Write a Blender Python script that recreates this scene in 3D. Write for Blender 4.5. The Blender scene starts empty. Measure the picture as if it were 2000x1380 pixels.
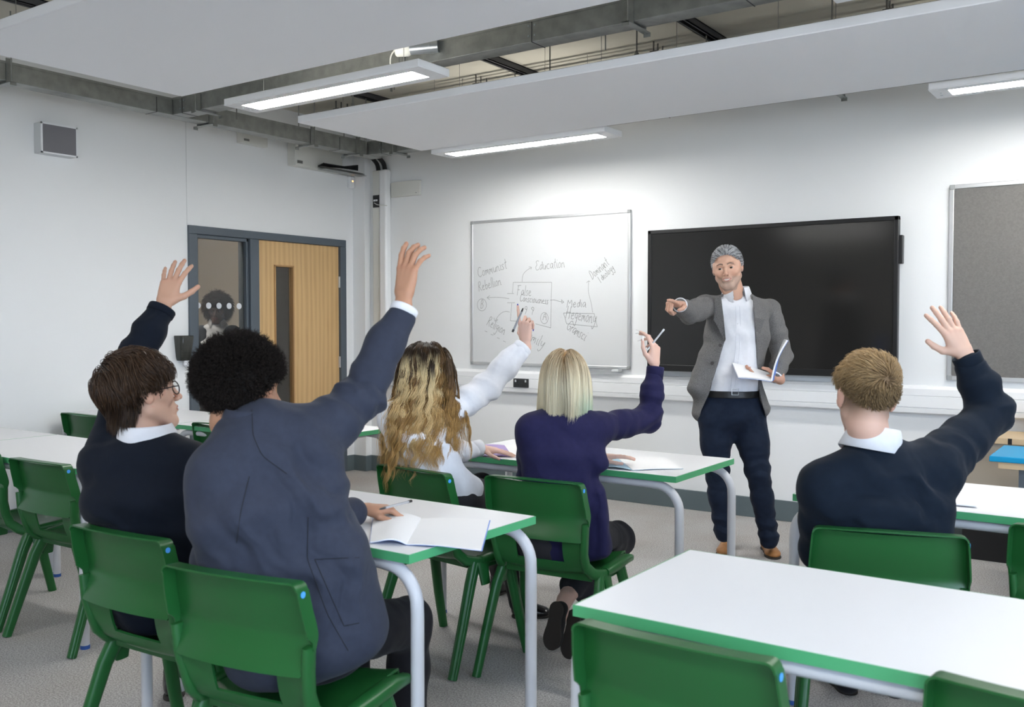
import bpy, bmesh, math, random
import numpy as np
from mathutils import Vector, Matrix
SC = bpy.context.scene
COL = SC.collection
PI = math.pi
random.seed(4)
RNG = np.random.default_rng(11)

# ---------------------------------------------------------------- camera
FPX, YAW, PITCH, EYE = 1842.8, math.radians(34.93), math.radians(-1.973), 1.37
cam = bpy.data.objects.new('camera', bpy.data.cameras.new('camera'))
COL.objects.link(cam)
cam.location = (0, 0, EYE)
cam.rotation_euler = (PI/2 + PITCH, 0, YAW)
cam.data.sensor_width = 36
cam.data.lens = FPX/2000*36
cam.data.clip_start = .05
cam.data.dof.use_dof = True
cam.data.dof.focus_distance = 5.0
cam.data.dof.aperture_fstop = 5.6
SC.camera = cam
CAMP = np.array([0, 0, EYE])
_F = np.array([-math.sin(YAW)*math.cos(PITCH), math.cos(YAW)*math.cos(PITCH), math.sin(PITCH)])
_R = np.array([math.cos(YAW), math.sin(YAW), 0.])
_U = np.cross(_R, _F)
def ray(x, y): return (x-1000)/FPX*_R - (y-690)/FPX*_U + _F
def at(x, y, ax, v):
    "the place on the world plane axis=v that the survey of the room read at this point"
    r = ray(x, y); return CAMP + r*(v-CAMP[ax])/r[ax]
def dp(x, y, d): return CAMP + d*ray(x, y)

# ---------------------------------------------------------------- light and exposure
SC.view_settings.view_transform = 'Standard'
SC.view_settings.look = 'None'
SC.view_settings.gamma = 1
SC.view_settings.use_curve_mapping = False
SC.view_settings.exposure = 1.2
SC.cycles.use_denoising = True
SC.cycles.use_adaptive_sampling = True
SC.cycles.adaptive_threshold = .02
SC.cycles.max_bounces = 6
SC.cycles.diffuse_bounces = 4
SC.cycles.glossy_bounces = 3
SC.cycles.transmission_bounces = 4
SC.cycles.sample_clamp_indirect = 6
SC.cycles.caustics_reflective = False
SC.cycles.caustics_refractive = False
W = bpy.data.worlds.new('overcast_sky'); SC.world = W
W.use_nodes = True
_n = W.node_tree.nodes; _l = W.node_tree.links
bg = _n['Background']
tc = _n.new('ShaderNodeTexCoord'); sx = _n.new('ShaderNodeSeparateXYZ'); cr = _n.new('ShaderNodeValToRGB')
_l.new(tc.outputs['Generated'], sx.inputs[0]); _l.new(sx.outputs[2], cr.inputs[0]); _l.new(cr.outputs[0], bg.inputs[0])
cr.color_ramp.elements[0].position = 0.0; cr.color_ramp.elements[0].color = (.74, .80, .86, 1)
cr.color_ramp.elements[1].position = .35; cr.color_ramp.elements[1].color = (.60, .76, 1, 1)
e_ = cr.color_ramp.elements.new(.02); e_.color = (.70, .82, 1, 1)
SKY = 6.0
bg.inputs[1].default_value = SKY
LAMP = 26.0           # emission of the luminaire diffusers

# ---------------------------------------------------------------- object helpers
def link(o, parent=None):
    COL.objects.link(o)
    if parent is not None: o.parent = parent
    return o
def tag(o, label=None, cat=None, group=None, kind=None):
    if label: o['label'] = label
    if cat: o['category'] = cat
    if group: o['group'] = group
    if kind: o['kind'] = kind
    return o
def empty(name, loc=(0, 0, 0), rz=0, label=None, cat=None, group=None):
    o = bpy.data.objects.new(name, None); COL.objects.link(o)
    o.empty_display_size = .1
    o.location = loc; o.rotation_euler = (0, 0, rz)
    return tag(o, label, cat, group)
def from_arrays(name, v, f, mat, parent=None, smooth=True, col=None):
    me = bpy.data.meshes.new(name)
    v = np.asarray(v, np.float64)
    if isinstance(f, np.ndarray):
        nf, k = f.shape
        me.vertices.add(len(v)); me.vertices.foreach_set('co', v.ravel())
        me.loops.add(nf*k); me.loops.foreach_set('vertex_index', f.astype(np.int32).ravel())
        me.polygons.add(nf); me.polygons.foreach_set('loop_start', np.arange(0, nf*k, k, dtype=np.int32))
        me.update(calc_edges=True); me.validate()
    else:
        me.from_pydata([tuple(p) for p in v], [], [tuple(q) for q in f]); me.update()
    me.polygons.foreach_set('use_smooth', [smooth]*len(me.polygons))
    if col is not None:
        a = me.color_attributes.new('Col', 'FLOAT_COLOR', 'POINT')
        c = np.ones((len(v), 4), np.float32); c[:, :3] = col
        a.data.foreach_set('color', c.ravel())
    if mat is not None:
        for m in (mat if isinstance(mat, (list, tuple)) else [mat]): me.materials.append(m)
    return link(bpy.data.objects.new(name, me), parent)
def from_bm(name, bm, mat, parent=None, smooth=False, bevel=0, seg=2, auto=35):
    bmesh.ops.recalc_face_normals(bm, faces=bm.faces[:])
    me = bpy.data.meshes.new(name); bm.to_mesh(me); bm.free()
    for m in (mat if isinstance(mat, (list, tuple)) else [mat]): me.materials.append(m)
    o = link(bpy.data.objects.new(name, me), parent)
    if bevel:
        md = o.modifiers.new('Bevel', 'BEVEL'); md.width = bevel; md.segments = seg; md.limit_method = 'ANGLE'
        md.angle_limit = math.radians(40); md.harden_normals = False
        smooth = True
    if smooth:
        me.polygons.foreach_set('use_smooth', [True]*len(me.polygons))
        if auto: me.set_sharp_from_angle(angle=math.radians(auto))
    return o
def bx(bm, lo, hi, mi=0):
    lo, hi = [min(a, b) for a, b in zip(lo, hi)], [max(a, b) for a, b in zip(lo, hi)]
    vs = [bm.verts.new((x, y, z)) for x in (lo[0], hi[0]) for y in (lo[1], hi[1]) for z in (lo[2], hi[2])]
    fs = []
    for q in ((0, 1, 3, 2), (4, 6, 7, 5), (0, 4, 5, 1), (2, 3, 7, 6), (0, 2, 6, 4), (1, 5, 7, 3)):
        f = bm.faces.new([vs[i] for i in q]); f.material_index = mi; fs.append(f)
    return vs
def box(name, lo, hi, mat, parent=None, bevel=0, **k):
    bm = bmesh.new(); bx(bm, lo, hi); return from_bm(name, bm, mat, parent, bevel=bevel, **k)
def tube(bm, pts, r, n=10, cap=True, up=None, flat=1.0, mi=0):
    "sweep a round (or flattened) section along points; r a number or one per point"
    P = [Vector(p) for p in pts]; m = len(P)
    rr = r if isinstance(r, (list, tuple)) else [r]*m
    rings = []; prev = None
    for i in range(m):
        t = (P[min(i+1, m-1)]-P[max(i-1, 0)]).normalized()
        if prev is None:
            a = Vector(up) if up is not None else (Vector((0, 0, 1)) if abs(t.z) < .9 else Vector((1, 0, 0)))
            u = (a - t*a.dot(t)).normalized()
        else:
            u = (prev - t*prev.dot(t)).normalized()
        prev = u; w = t.cross(u)
        rings.append([bm.verts.new(P[i] + u*rr[i]*math.cos(2*PI*k/n) + w*rr[i]*flat*math.sin(2*PI*k/n)) for k in range(n)])
    for a, b in zip(rings, rings[1:]):
        for k in range(n):
            f = bm.faces.new((a[k], a[(k+1) % n], b[(k+1) % n], b[k])); f.material_index = mi
    if cap:
        bm.faces.new(rings[0][::-1]).material_index = mi; bm.faces.new(rings[-1]).material_index = mi
    return rings
def cyl(bm, c, r, h, axis=2, n=24, mi=0):
    a = [0, 0, 0]; a[axis] = h/2
    c = Vector(c); a = Vector(a)
    tube(bm, [c-a, c+a], r, n=n, mi=mi)
def copy_tree(o, parent=None):
    c = o.copy(); COL.objects.link(c); c.parent = parent
    for ch in [x for x in KIDS.get(o.name, [])]: copy_tree(ch, c)
    return c
KIDS = {}
def note_kids(o):
    KIDS[o.name] = [x for x in bpy.data.objects if x.parent == o]
    for c in KIDS[o.name]: note_kids(c)
    return o

# ---------------------------------------------------------------- materials
def M(name, col, rough=.5, metal=0., spec=.5, bump=0., bscale=60., noise=0., nscale=8., coat=0., trans=0., vcol=False, sss=0., sheen=0., col2=None, emis=None, stretch=None, ior=1.45):
    m = bpy.data.materials.new(name); m.use_nodes = True
    nt = m.node_tree; n = nt.nodes; b = n['Principled BSDF']; L = nt.links
    b.inputs['Base Color'].default_value = (*col, 1); b.inputs['Roughness'].default_value = rough
    b.inputs['Metallic'].default_value = metal; b.inputs['Specular IOR Level'].default_value = spec
    b.inputs['IOR'].default_value = ior
    if coat: b.inputs['Coat Weight'].default_value = coat; b.inputs['Coat Roughness'].default_value = .08
    if trans: b.inputs['Transmission Weight'].default_value = trans
    if sheen: b.inputs['Sheen Weight'].default_value = sheen; b.inputs['Sheen Roughness'].default_value = .4
    if sss:
        b.inputs['Subsurface Weight'].default_value = sss; b.inputs['Subsurface Radius'].default_value = (.012, .005, .003)
        b.inputs['Subsurface Scale'].default_value = 1.0
    if emis: b.inputs['Emission Color'].default_value = (*emis[:3], 1); b.inputs['Emission Strength'].default_value = emis[3]
    src = None
    tcn = n.new('ShaderNodeTexCoord'); vec = tcn.outputs['Object']
    if stretch:
        mp = n.new('ShaderNodeMapping'); mp.inputs['Scale'].default_value = stretch; L.new(vec, mp.inputs[0]); vec = mp.outputs[0]
    if vcol:
        at_ = n.new('ShaderNodeVertexColor'); at_.layer_name = 'Col'; src = at_.outputs[0]
    if noise or col2:
        nz = n.new('ShaderNodeTexNoise'); nz.inputs['Scale'].default_value = nscale; nz.inputs['Detail'].default_value = 4
        L.new(vec, nz.inputs['Vector'])
        mx = n.new('ShaderNodeMix'); mx.data_type = 'RGBA'
        mr = n.new('ShaderNodeMapRange'); mr.inputs[1].default_value = .35; mr.inputs[2].default_value = .65
        L.new(nz.outputs[0], mr.inputs[0]); L.new(mr.outputs[0], mx.inputs[0])
        if src is not None:
            mx.blend_type = 'MULTIPLY'; L.new(src, mx.inputs[6]); k = 1-noise
            mx.inputs[7].default_value = (k, k, k, 1)
        else:
            c2 = col2 or tuple(c*(1-noise) for c in col)
            mx.inputs[6].default_value = (*col, 1); mx.inputs[7].default_value = (*c2, 1)
        src = mx.outputs[2]
    if src is not None: L.new(src, b.inputs['Base Color'])
    if bump:
        nb = n.new('ShaderNodeTexNoise'); nb.inputs['Scale'].default_value = bscale; nb.inputs['Detail'].default_value = 3
        L.new(vec, nb.inputs['Vector'])
        bp = n.new('ShaderNodeBump'); bp.inputs['Strength'].default_value = min(1, bump); bp.inputs['Distance'].default_value = .004
        L.new(nb.outputs[0], bp.inputs['Height']); L.new(bp.outputs[0], b.inputs['Normal'])
    return m
MW = M('painted_wall', (.79, .80, .805), .75, bump=.05, bscale=220, spec=.3)
MGLOSSW = M('white_pvc', (.80, .81, .82), .35)
MSKIRT = M('grey_skirting', (.105, .135, .145), .5)
MCEIL = M('ceiling_board', (.58, .555, .48), .9, noise=.08, nscale=1.5)
MRAFT = M('white_raft', (.87, .88, .91), .9, bump=.1, bscale=500, spec=.2)
MGALV = M('galvanised_steel', (.33, .34, .325), .42, metal=.6, noise=.22, nscale=14, col2=(.25, .26, .25))
MGALVL = M('galvanised_bright', (.42, .46, .50), .3, metal=.9)
MDARKM = M('dark_steel', (.06, .06, .065), .55, metal=.3)
MROD = M('threaded_rod', (.22, .22, .21), .5, metal=.6)
MWHITE = M('white_enamel', (.80, .81, .83), .4)
MOFFW = M('offwhite_plastic', (.66, .66, .62), .45)
MGREYP = M('light_grey_plastic', (.60, .62, .63), .45)
MBLACK = M('black_plastic', (.012, .012, .013), .35)
MALU = M('anodised_aluminium', (.68, .69, .70), .35, metal=.8)
MFRAME = M('grey_door_frame', (.085, .105, .125), .42)
MINK = M('marker_ink', (.22, .23, .23), .6)
# ================================================================ the room
XL, YF, XR, YB, ZC = -6.16, 6.35, 3.0, -2.6, 3.15
def struct(o, label=None):
    o['kind'] = 'structure'
    if label: o['label'] = label
    return o
# carpet: fine grey loop pile, mottled
mc = bpy.data.materials.new('grey_carpet'); mc.use_nodes = True
nt = mc.node_tree; n = nt.nodes; L = nt.links; b = n['Principled BSDF']; b.inputs['Roughness'].default_value = .95
b.inputs['Specular IOR Level'].default_value = .1
t = n.new('ShaderNodeTexCoord')
n1 = n.new('ShaderNodeTexNoise'); n1.inputs['Scale'].default_value = 150; n1.inputs['Detail'].default_value = 6; n1.inputs['Roughness'].default_value = .9
n2 = n.new('ShaderNodeTexNoise'); n2.inputs['Scale'].default_value = 2.2; n2.inputs['Detail'].default_value = 4
L.new(t.outputs['Object'], n1.inputs['Vector']); L.new(t.outputs['Object'], n2.inputs['Vector'])
r1 = n.new('ShaderNodeValToRGB'); r1.color_ramp.elements[0].position = .38; r1.color_ramp.elements[0].color = (.12, .117, .115, 1)
r1.color_ramp.elements[1].position = .62; r1.color_ramp.elements[1].color = (.62, .61, .605, 1)
L.new(n1.outputs[0], r1.inputs[0])
r2 = n.new('ShaderNodeValToRGB'); r2.color_ramp.elements[0].position = .35; r2.color_ramp.elements[0].color = (.92, .89, .86, 1)
r2.color_ramp.elements[1].position = .65; r2.color_ramp.elements[1].color = (1, 1, 1.0, 1)
L.new(n2.outputs[0], r2.inputs[0])
mx = n.new('ShaderNodeMix'); mx.data_type = 'RGBA'; mx.blend_type = 'MULTIPLY'; mx.inputs[0].default_value = 1
L.new(r1.outputs[0], mx.inputs[6]); L.new(r2.outputs[0], mx.inputs[7]); L.new(mx.outputs[2], b.inputs['Base Color'])
bp = n.new('ShaderNodeBump'); bp.inputs['Strength'].default_value = .25; bp.inputs['Distance'].default_value = .003
L.new(n1.outputs[0], bp.inputs['Height']); L.new(bp.outputs[0], b.inputs['Normal'])
struct(box('floor', (XL-2.6, YB-.1, -.1), (XR+.1, YF+.1, 0), mc))
struct(box('ceiling', (XL-2.6, YB-.1, ZC), (XR+.1, YF+.1, ZC+.1), MCEIL))
struct(box('wall_front', (XL-.15, YF, 0), (XR+.1, YF+.12, ZC), MW))
MBACK = M('back_wall_paint', (.42, .40, .37), .8)
BX = [(.3, 2.2)]
bm = bmesh.new(); bx(bm, (XL-2.6, YB-.12, 0), (XR+.1, YB, .95)); bx(bm, (XL-2.6, YB-.12, 2.75), (XR+.1, YB, ZC))
xs_ = [XL-2.6]+[v for w in BX for v in w]+[XR+.1]
for i in range(0, len(xs_), 2): bx(bm, (xs_[i], YB-.12, .95), (xs_[i+1], YB, 2.75))
struct(from_bm('wall_back', bm, MBACK))
for k, (x0, x1) in enumerate(BX):
    bm = bmesh.new(); f = .06
    for a, c in (((x0, .95), (x1, .95+f)), ((x0, 2.75-f), (x1, 2.75)), ((x0, .95), (x0+f, 2.75)), ((x1-f, .95), (x1, 2.75)), (((x0+x1)/2-f/2, .95), ((x0+x1)/2+f/2, 2.75))):
        bx(bm, (a[0], YB-.10, a[1]), (c[0], YB-.04, c[1]))
    struct(from_bm('window_%d' % (k+3), bm, MFRAME))
    la = bpy.data.lights.new('window_portal', 'AREA'); la.shape = 'RECTANGLE'; la.size = x1-x0; la.size_y = 1.8; la.cycles.is_portal = True
    lo = link(bpy.data.objects.new('window_portal', la)); lo.location = ((x0+x1)/2, YB-.13, 1.85); lo.rotation_euler = (PI/2, 0, 0)
    lo.rotation_euler = (-PI/2, 0, 0)
# left wall with the door opening y 4.52..6.16, z 0..2.10
DY0, DY1, DZ = 4.50, 6.17, 2.10
bm = bmesh.new()
bx(bm, (XL-.15, YB, 0), (XL, DY0, ZC)); bx(bm, (XL-.15, DY1, 0), (XL, YF, ZC)); bx(bm, (XL-.15, DY0, DZ), (XL, DY1, ZC))
struct(from_bm('wall_left', bm, MW))
# corridor side behind the left wall
MCORR = M('corridor_wall', (.50, .45, .39), .85)
struct(box('wall_corridor', (XL-2.6, YB, 0), (XL-2.5, YF, ZC), MCORR))
# right wall: windows
bm = bmesh.new()
WZ0, WZ1 = .95, 2.75
WY = [(-2.2, -.2), (.1, 2.1)]
bx(bm, (XR, YB, 0), (XR+.2, YF, WZ0)); bx(bm, (XR, YB, WZ1), (XR+.2, YF, ZC))
ys = [YB]+[v for w in WY for v in w]+[YF]
for i in range(0, len(ys), 2): bx(bm, (XR, ys[i], WZ0), (XR+.2, ys[i+1], WZ1))
struct(from_bm('wall_right', bm, MW))
for k, (y0, y1) in enumerate(WY):
    bm = bmesh.new(); f = .06
    for a, c in (((y0, WZ0), (y1, WZ0+f)), ((y0, WZ1-f), (y1, WZ1)), ((y0, WZ0), (y0+f, WZ1)), ((y1-f, WZ0), (y1, WZ1)), (((y0+y1)/2-f/2, WZ0), ((y0+y1)/2+f/2, WZ1))):
        bx(bm, (XR+.06, a[0], a[1]), (XR+.13, c[0], c[1]))
    struct(from_bm('window_%d' % (k+1), bm, MFRAME))
    la = bpy.data.lights.new('window_portal', 'AREA'); la.shape = 'RECTANGLE'; la.size = y1-y0; la.size_y = WZ1-WZ0
    la.cycles.is_portal = True
    lo = link(bpy.data.objects.new('window_portal', la)); lo.location = (XR+.19, (y0+y1)/2, (WZ0+WZ1)/2)
    lo.rotation_euler = (PI/2, 0, PI/2)
# windows in the back wall too
# corner boxing, skirting, dado trunking
struct(box('trim_1', (XL, 6.275, 0), (-6.01, YF, ZC), MW), 'white boxed-in pipe casing in the far corner')
bm = bmesh.new()
bx(bm, (XL, YB, 0), (XL+.018, DY0, .14)); bx(bm, (XL, DY1, 0), (XL+.018, 6.275, .14))
struct(from_bm('baseboard_left', bm, MSKIRT, bevel=.003))
bm = bmesh.new()
bx(bm, (XL, 6.258, 0), (-5.993, 6.275, .14)); bx(bm, (-6.01, 6.27, 0), (-5.993, YF, .14)); bx(bm, (-6.0, YF-.018, 0), (XR, YF, .14))
struct(from_bm('baseboard_front', bm, MSKIRT, bevel=.003))
# three-compartment trunking: profile in (y out of wall, z)
prof = [(0, .785), (.028, .785), (.050, .795), (.054, .822), (.047, .826), (.047, .828), (.054, .830), (.054, .897), (.049, .899), (.049, .901), (.054, .905), (.052, .945), (.034, .962), (0, .965)]
bm = bmesh.new(); x0, x1 = -5.93, XR
ra = [bm.verts.new((x0, YF-p, z)) for p, z in prof]; rb = [bm.verts.new((x1, YF-p, z)) for p, z in prof]
for i in range(len(prof)-1): bm.faces.new((ra[i], ra[i+1], rb[i+1], rb[i]))
bm.faces.new(ra); bm.faces.new(rb)
bx(bm, (-5.05, YF-.056, .83), (-5.045, YF-.03, .95)); bx(bm, (-2.4, YF-.056, .83), (-2.395, YF-.03, .95))
struct(from_bm('trim_2', bm, MGLOSSW, smooth=True), 'white dado cable trunking along the front wall')
# vertical trunk column in the corner
c = empty('cable_trunking_column', (-5.84, YF, .9), 0, 'off-white vertical cable trunking column in the far corner, cables entering its top', 'trunking')
box('trunking_body', (-.09, -.055, .065), (.0, 0, 1.82), MOFFW, c, bevel=.006)
box('trunking_cover', (.0, -.075, .065), (.09, 0, 1.82), MGLOSSW, c, bevel=.018)
d = box('data_plate', (-.082, -.062, 1.49), (-.006, -.05, 1.60), MBLACK, c, bevel=.002)
box('data_jack', (-.07, -.066, 1.545), (-.05, -.06, 1.56), MWHITE, d); box('data_jack', (-.044, -.066, 1.545), (-.024, -.06, 1.56), MWHITE, d)
bm = bmesh.new(); tube(bm, [(-.06, -.066, 1.53), (-.01, -.085, 1.51), (.05, -.09, 1.50), (.10, -.07, 1.495)], .004, n=6); from_bm('patch_cable', bm, MOFFW, c, smooth=True)
def cable_bundle():
    o = None
    for k, (sx_, r) in enumerate(((-.045, .011), (-.02, .010), (.035, .013), (.058, .012))):
        bm = bmesh.new()
        p = [(-5.84+sx_, YF-.035, 2.70), (-5.85+sx_, YF-.04, 2.78), (-5.90+sx_, YF-.08, 2.85), (-5.98+sx_, YF-.16, 2.88), (-6.0+sx_, YF-.3, 2.87)]
        P = []
        for i in range(len(p)-1):
            for s in range(4):
                P.append(Vector(p[i]).lerp(Vector(p[i+1]), s/4))
        P.append(Vector(p[-1]))
        for _ in range(2): P = [P[0]]+[(P[i-1]+P[i]*2+P[i+1])/4 for i in range(1, len(P)-1)]+[P[-1]]
        tube(bm, P, r, n=8)
        q = from_bm('power_cable', bm, MBLACK, smooth=True)
        tag(q, 'black cable entering the corner trunking column, %s' % ('leftmost of four', 'second from left of four', 'third from left of four', 'rightmost of four')[k], 'cable', 'black cables above the corner column')
cable_bundle()
w = empty('wireless_access_unit', (-5.57, YF, 2.47), 0, 'flat off-white bow-fronted box on the front wall beside the corner trunking column', 'access point')
bm = bmesh.new(); N = 10
ra = [bm.verts.new((-.17+.34*i/N, -.022-.022*math.sin(PI*i/N), 0)) for i in range(N+1)]
rb = [bm.verts.new((v.co.x, v.co.y, .13)) for v in ra]
ba = [bm.verts.new((.17, 0, 0)), bm.verts.new((-.17, 0, 0))]; bb = [bm.verts.new((.17, 0, .13)), bm.verts.new((-.17, 0, .13))]
la_, lb_ = ra+ba, rb+bb
for i in range(len(la_)): j = (i+1) % len(la_); bm.faces.new((la_[i], la_[j], lb_[j], lb_[i]))
bm.faces.new(la_); bm.faces.new(lb_)
from_bm('casing', bm, MOFFW, w, smooth=True, bevel=.003)
box('status_light', (.13, -.034, .02), (.137, -.028, .024), MDARKM, w)
# double socket
def socket(x, label):
    s = empty('double_socket', (x, YF-.054, .832), 0, label, 'socket')
    box('face_plate', (-.073, -.010, 0), (.073, .002, .072), M('dark_socket', (.03, .032, .035), .4), s, bevel=.002)
    for sx_ in (-.055, .043): box('switch', (sx_, -.014, .044), (sx_+.012, -.008, .062), MGREYP, s)
    for cx in (-.03, .03):
        bm = bmesh.new()
        bx(bm, (cx-.003, -.0125, .036), (cx+.003, -.009, .05)); bx(bm, (cx-.013, -.0125, .02), (cx-.005, -.009, .026)); bx(bm, (cx+.005, -.0125, .02), (cx+.013, -.009, .026))
        from_bm('socket_outlet', bm, MBLACK, s)
socket(-4.305, 'dark grey double power socket in the white trunking below the whiteboard')
# ---------------------------------------------------------------- door set
MOAK = bpy.data.materials.new('oak_veneer'); MOAK.use_nodes = True
nt = MOAK.node_tree; n = nt.nodes; L = nt.links; b = n['Principled BSDF']; b.inputs['Roughness'].default_value = .4
t = n.new('ShaderNodeTexCoord'); mp = n.new('ShaderNodeMapping'); mp.inputs['Scale'].default_value = (9, 9, .9); L.new(t.outputs['Object'], mp.inputs[0])
nz = n.new('ShaderNodeTexNoise'); nz.inputs['Scale'].default_value = 3.2; nz.inputs['Detail'].default_value = 5; nz.inputs['Distortion'].default_value = .9; L.new(mp.outputs[0], nz.inputs['Vector'])
wv = n.new('ShaderNodeTexWave'); wv.bands_direction = 'Y'; wv.inputs['Scale'].default_value = .7; wv.inputs['Distortion'].default_value = 7; wv.inputs['Detail'].default_value = 3; wv.inputs['Detail Scale'].default_value = .8; L.new(mp.outputs[0], wv.inputs['Vector'])
ad = n.new('ShaderNodeMath'); ad.operation = 'MULTIPLY'; L.new(nz.outputs[0], ad.inputs[0]); L.new(wv.outputs['Fac'], ad.inputs[1])
rr_ = n.new('ShaderNodeValToRGB'); rr_.color_ramp.elements[0].color = (.62, .41, .19, 1); rr_.color_ramp.elements[1].color = (.45, .27, .11, 1)
rr_.color_ramp.elements[0].position = .0; rr_.color_ramp.elements[1].position = .95
L.new(ad.outputs[0], rr_.inputs[0]); L.new(rr_.outputs[0], b.inputs['Base Color'])
MOAKE = M('oak_lipping', (.42, .24, .10), .45)
MGLASS = M('door_glass', (.80, .82, .82), .02, trans=1.0, ior=1.45)
MFROST = M('frosted_manifestation', (.62, .64, .66), .8)
ds = struct(empty('door_1', (XL, 0, 0)), 'grey framed doorset with oak door and glazed side panel')
MSCR = MFRAME
bm = bmesh.new(); t0, t1 = -.14, .02
for a, c in (((4.50, 0), (4.575, DZ-.062)), ((5.085, 0), (5.175, DZ-.062)), ((6.10, 0), (6.17, DZ-.062)), ((4.50, DZ-.062), (6.17, DZ))):
    bx(bm, (t0, a[0], a[1]), (t1, c[0], c[1]))
# inner stops around the glass
for a, c in (((4.575, .0), (4.60, DZ-.062)), ((5.06, .0), (5.085, DZ-.062)), ((4.575, DZ-.09), (5.085, DZ-.062))): bx(bm, (-.06, a[0], a[1]), (-.005, c[0], c[1]))
from_bm('door_frame', bm, MFRAME, ds, bevel=.004)
box('side_glass', (-.045, 4.60, .05), (-.037, 5.06, DZ-.09), MGLASS, ds)
bm = bmesh.new()
for k in range(5):
    cyl(bm, (-.034, 4.615+k*.098, 1.49), .0245, .002, axis=0, n=24)
from_bm('glass_dots', bm, MFROST, ds)
# leaf with vision panel
bm = bmesh.new(); ly0, ly1, vz0, vz1, vy0, vy1 = 5.178, 6.097, .62, 1.84, 5.35, 5.565
for a, c in (((ly0, .01), (vy0, 2.035)), ((vy1, .01), (ly1, 2.035)), ((vy0, .01), (vy1, vz0)), ((vy0, vz1), (vy1, 2.035))):
    bx(bm, (-.05, a[0], a[1]), (-.006, c[0], c[1]))
bmesh.ops.remove_doubles(bm, verts=bm.verts[:], dist=.0001)
leaf = from_bm('door_leaf', bm, MOAK, ds)
bm = bmesh.new(); e = .014
for a, c in (((vy0, vz0), (vy0+e, vz1)), ((vy1-e, vz0), (vy1, vz1)), ((vy0, vz0), (vy1, vz0+e)), ((vy0, vz1-e), (vy1, vz1))): bx(bm, (-.05, a[0], a[1]), (.003, c[0], c[1]))
from_bm('glazing_bead', bm, MOAKE, leaf, bevel=.002)
box('vision_glass', (-.032, vy0+e, vz0+e), (-.026, vy1-e, vz1-e), MGLASS, leaf)
for z in (1.72, 1.0, .25): box('hinge', (-.012, 6.09, z-.05), (.012, 6.108, z+.05), MALU, leaf, bevel=.002)
bm = bmesh.new(); tube(bm, [(0, 5.25, 1.0), (.05, 5.25, 1.0), (.05, 5.36, 1.0)], .009, n=8); from_bm('handle', bm, MALU, leaf, smooth=True)
# dark stand-in for the darkness seen through the vision panel, plus a dado rail
box('corridor_dado_rail', (-8.66, 5.9, .98), (-8.63, 6.3, 1.02), MSKIRT)['kind'] = 'structure'
# vertical joint in the left wall lining
struct(box('wall_corridor_end', (XL-2.6, YF, 0), (XL-.15, YF+.12, ZC), MCORR))
struct(box('corridor_dark_panel', (-7.35, YF-.03, 0), (-6.45, YF, 2.1), M('dark_stand_in', (.045, .043, .042), .5)), 'added dark panel standing in for the darkness beyond the vision panel')  # no real door: dark panel added so the vision panel looks dark
cl_ = empty('added_corridor_light', (-7.0, 3.9, ZC), 0, 'added unseen ceiling light brightening the corridor beyond the door', 'ceiling light')  # lamp added out of sight to light the woman behind the glass
box('light_housing', (-.3, -.3, -.05), (.3, .3, 0), MWHITE, cl_, bevel=.004)
box('diffuser', (-.27, -.27, -.054), (.27, .27, -.05), M('added_light_diffuser', (1, 1, 1), .5, emis=(1, .93, .82, 22)), cl_)
struct(box('trim_3', (XL, 4.495, 2.10), (XL+.002, 4.499, ZC), M('wall_joint', (.62, .63, .63), .8)), 'faint vertical wall joint above the door frame')
# ---------------------------------------------------------------- things on the left wall
sp = empty('wall_speaker', (XL, 3.46, 2.57), 0, 'square wall loudspeaker with grey mesh grille and white frame, high on the left wall', 'speaker')
box('speaker_case', (0, -.135, -.10), (.085, .115, .10), MGREYP, sp, bevel=.004)
bm = bmesh.new()
for a, c in (((-.135, -.10), (.115, -.09)), ((-.135, .09), (.115, .10)), ((-.135, -.10), (-.125, .10)), ((.105, -.10), (.115, .10))): bx(bm, (.083, a[0], a[1]), (.092, c[0], c[1]))
from_bm('speaker_rim', bm, MWHITE, sp)
gm = M('speaker_mesh', (.19, .185, .20), .7, bump=.4, bscale=700)
box('grille', (.08, -.125, -.09), (.089, .105, .09), gm, sp)
al = empty('motion_detector', (XL, 6.235, 2.63), 0, 'small white motion detector with an orange light near the far corner', 'detector')
box('detector_case', (0, -.032, -.055), (.04, .032, .055), MWHITE, al, bevel=.012)
o = box('detector_light', (.0395, -.005, .002), (.042, .008, .012), M('orange_led', (.9, .4, .1), .4, emis=(1, .45, .1, 2)), al)
sd = empty('soap_dispenser', (XL, 4.43, 1.12), 0, 'dark see-through soap dispenser with white pump beside the door frame', 'dispenser')
bm = bmesh.new()
rings = []
for z, w_, dpt in ((.14, .062, .09), (.13, .062, .095), (-.02, .048, .075), (-.05, .04, .06)):
    rings.append([bm.verts.new(p) for p in ((0, -w_, z), (dpt*.8, -w_, z), (dpt, -w_*.7, z), (dpt, w_*.7, z), (dpt*.8, w_, z), (0, w_, z))])
for a, b_ in zip(rings, rings[1:]):
    for i in range(6): bm.faces.new((a[i], a[(i+1) % 6], b_[(i+1) % 6], b_[i]))
bm.faces.new(rings[0]); bm.faces.new(rings[-1])
from_bm('bottle', bm, M('smoked_plastic', (.05, .052, .045), .15, trans=.35), sd, bevel=.005)
bm = bmesh.new(); tube(bm, [(.045, .015, -.05), (.045, .015, -.085), (.055, .015, -.095)], [.02, .022, .012], n=12); from_bm('pump', bm, MWHITE, sd, smooth=True)
bs = empty('wall_socket_box', (XL, 4.16, 1.13), 0, 'small white wall box partly hidden behind the raised arm in the navy jumper', 'wall box')
box('box_case', (0, -.03, -.07), (.04, .055, .05), MWHITE, bs, bevel=.005)
box('box_edge', (.04, .035, -.06), (.043, .05, .04), MDARKM, bs)
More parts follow.
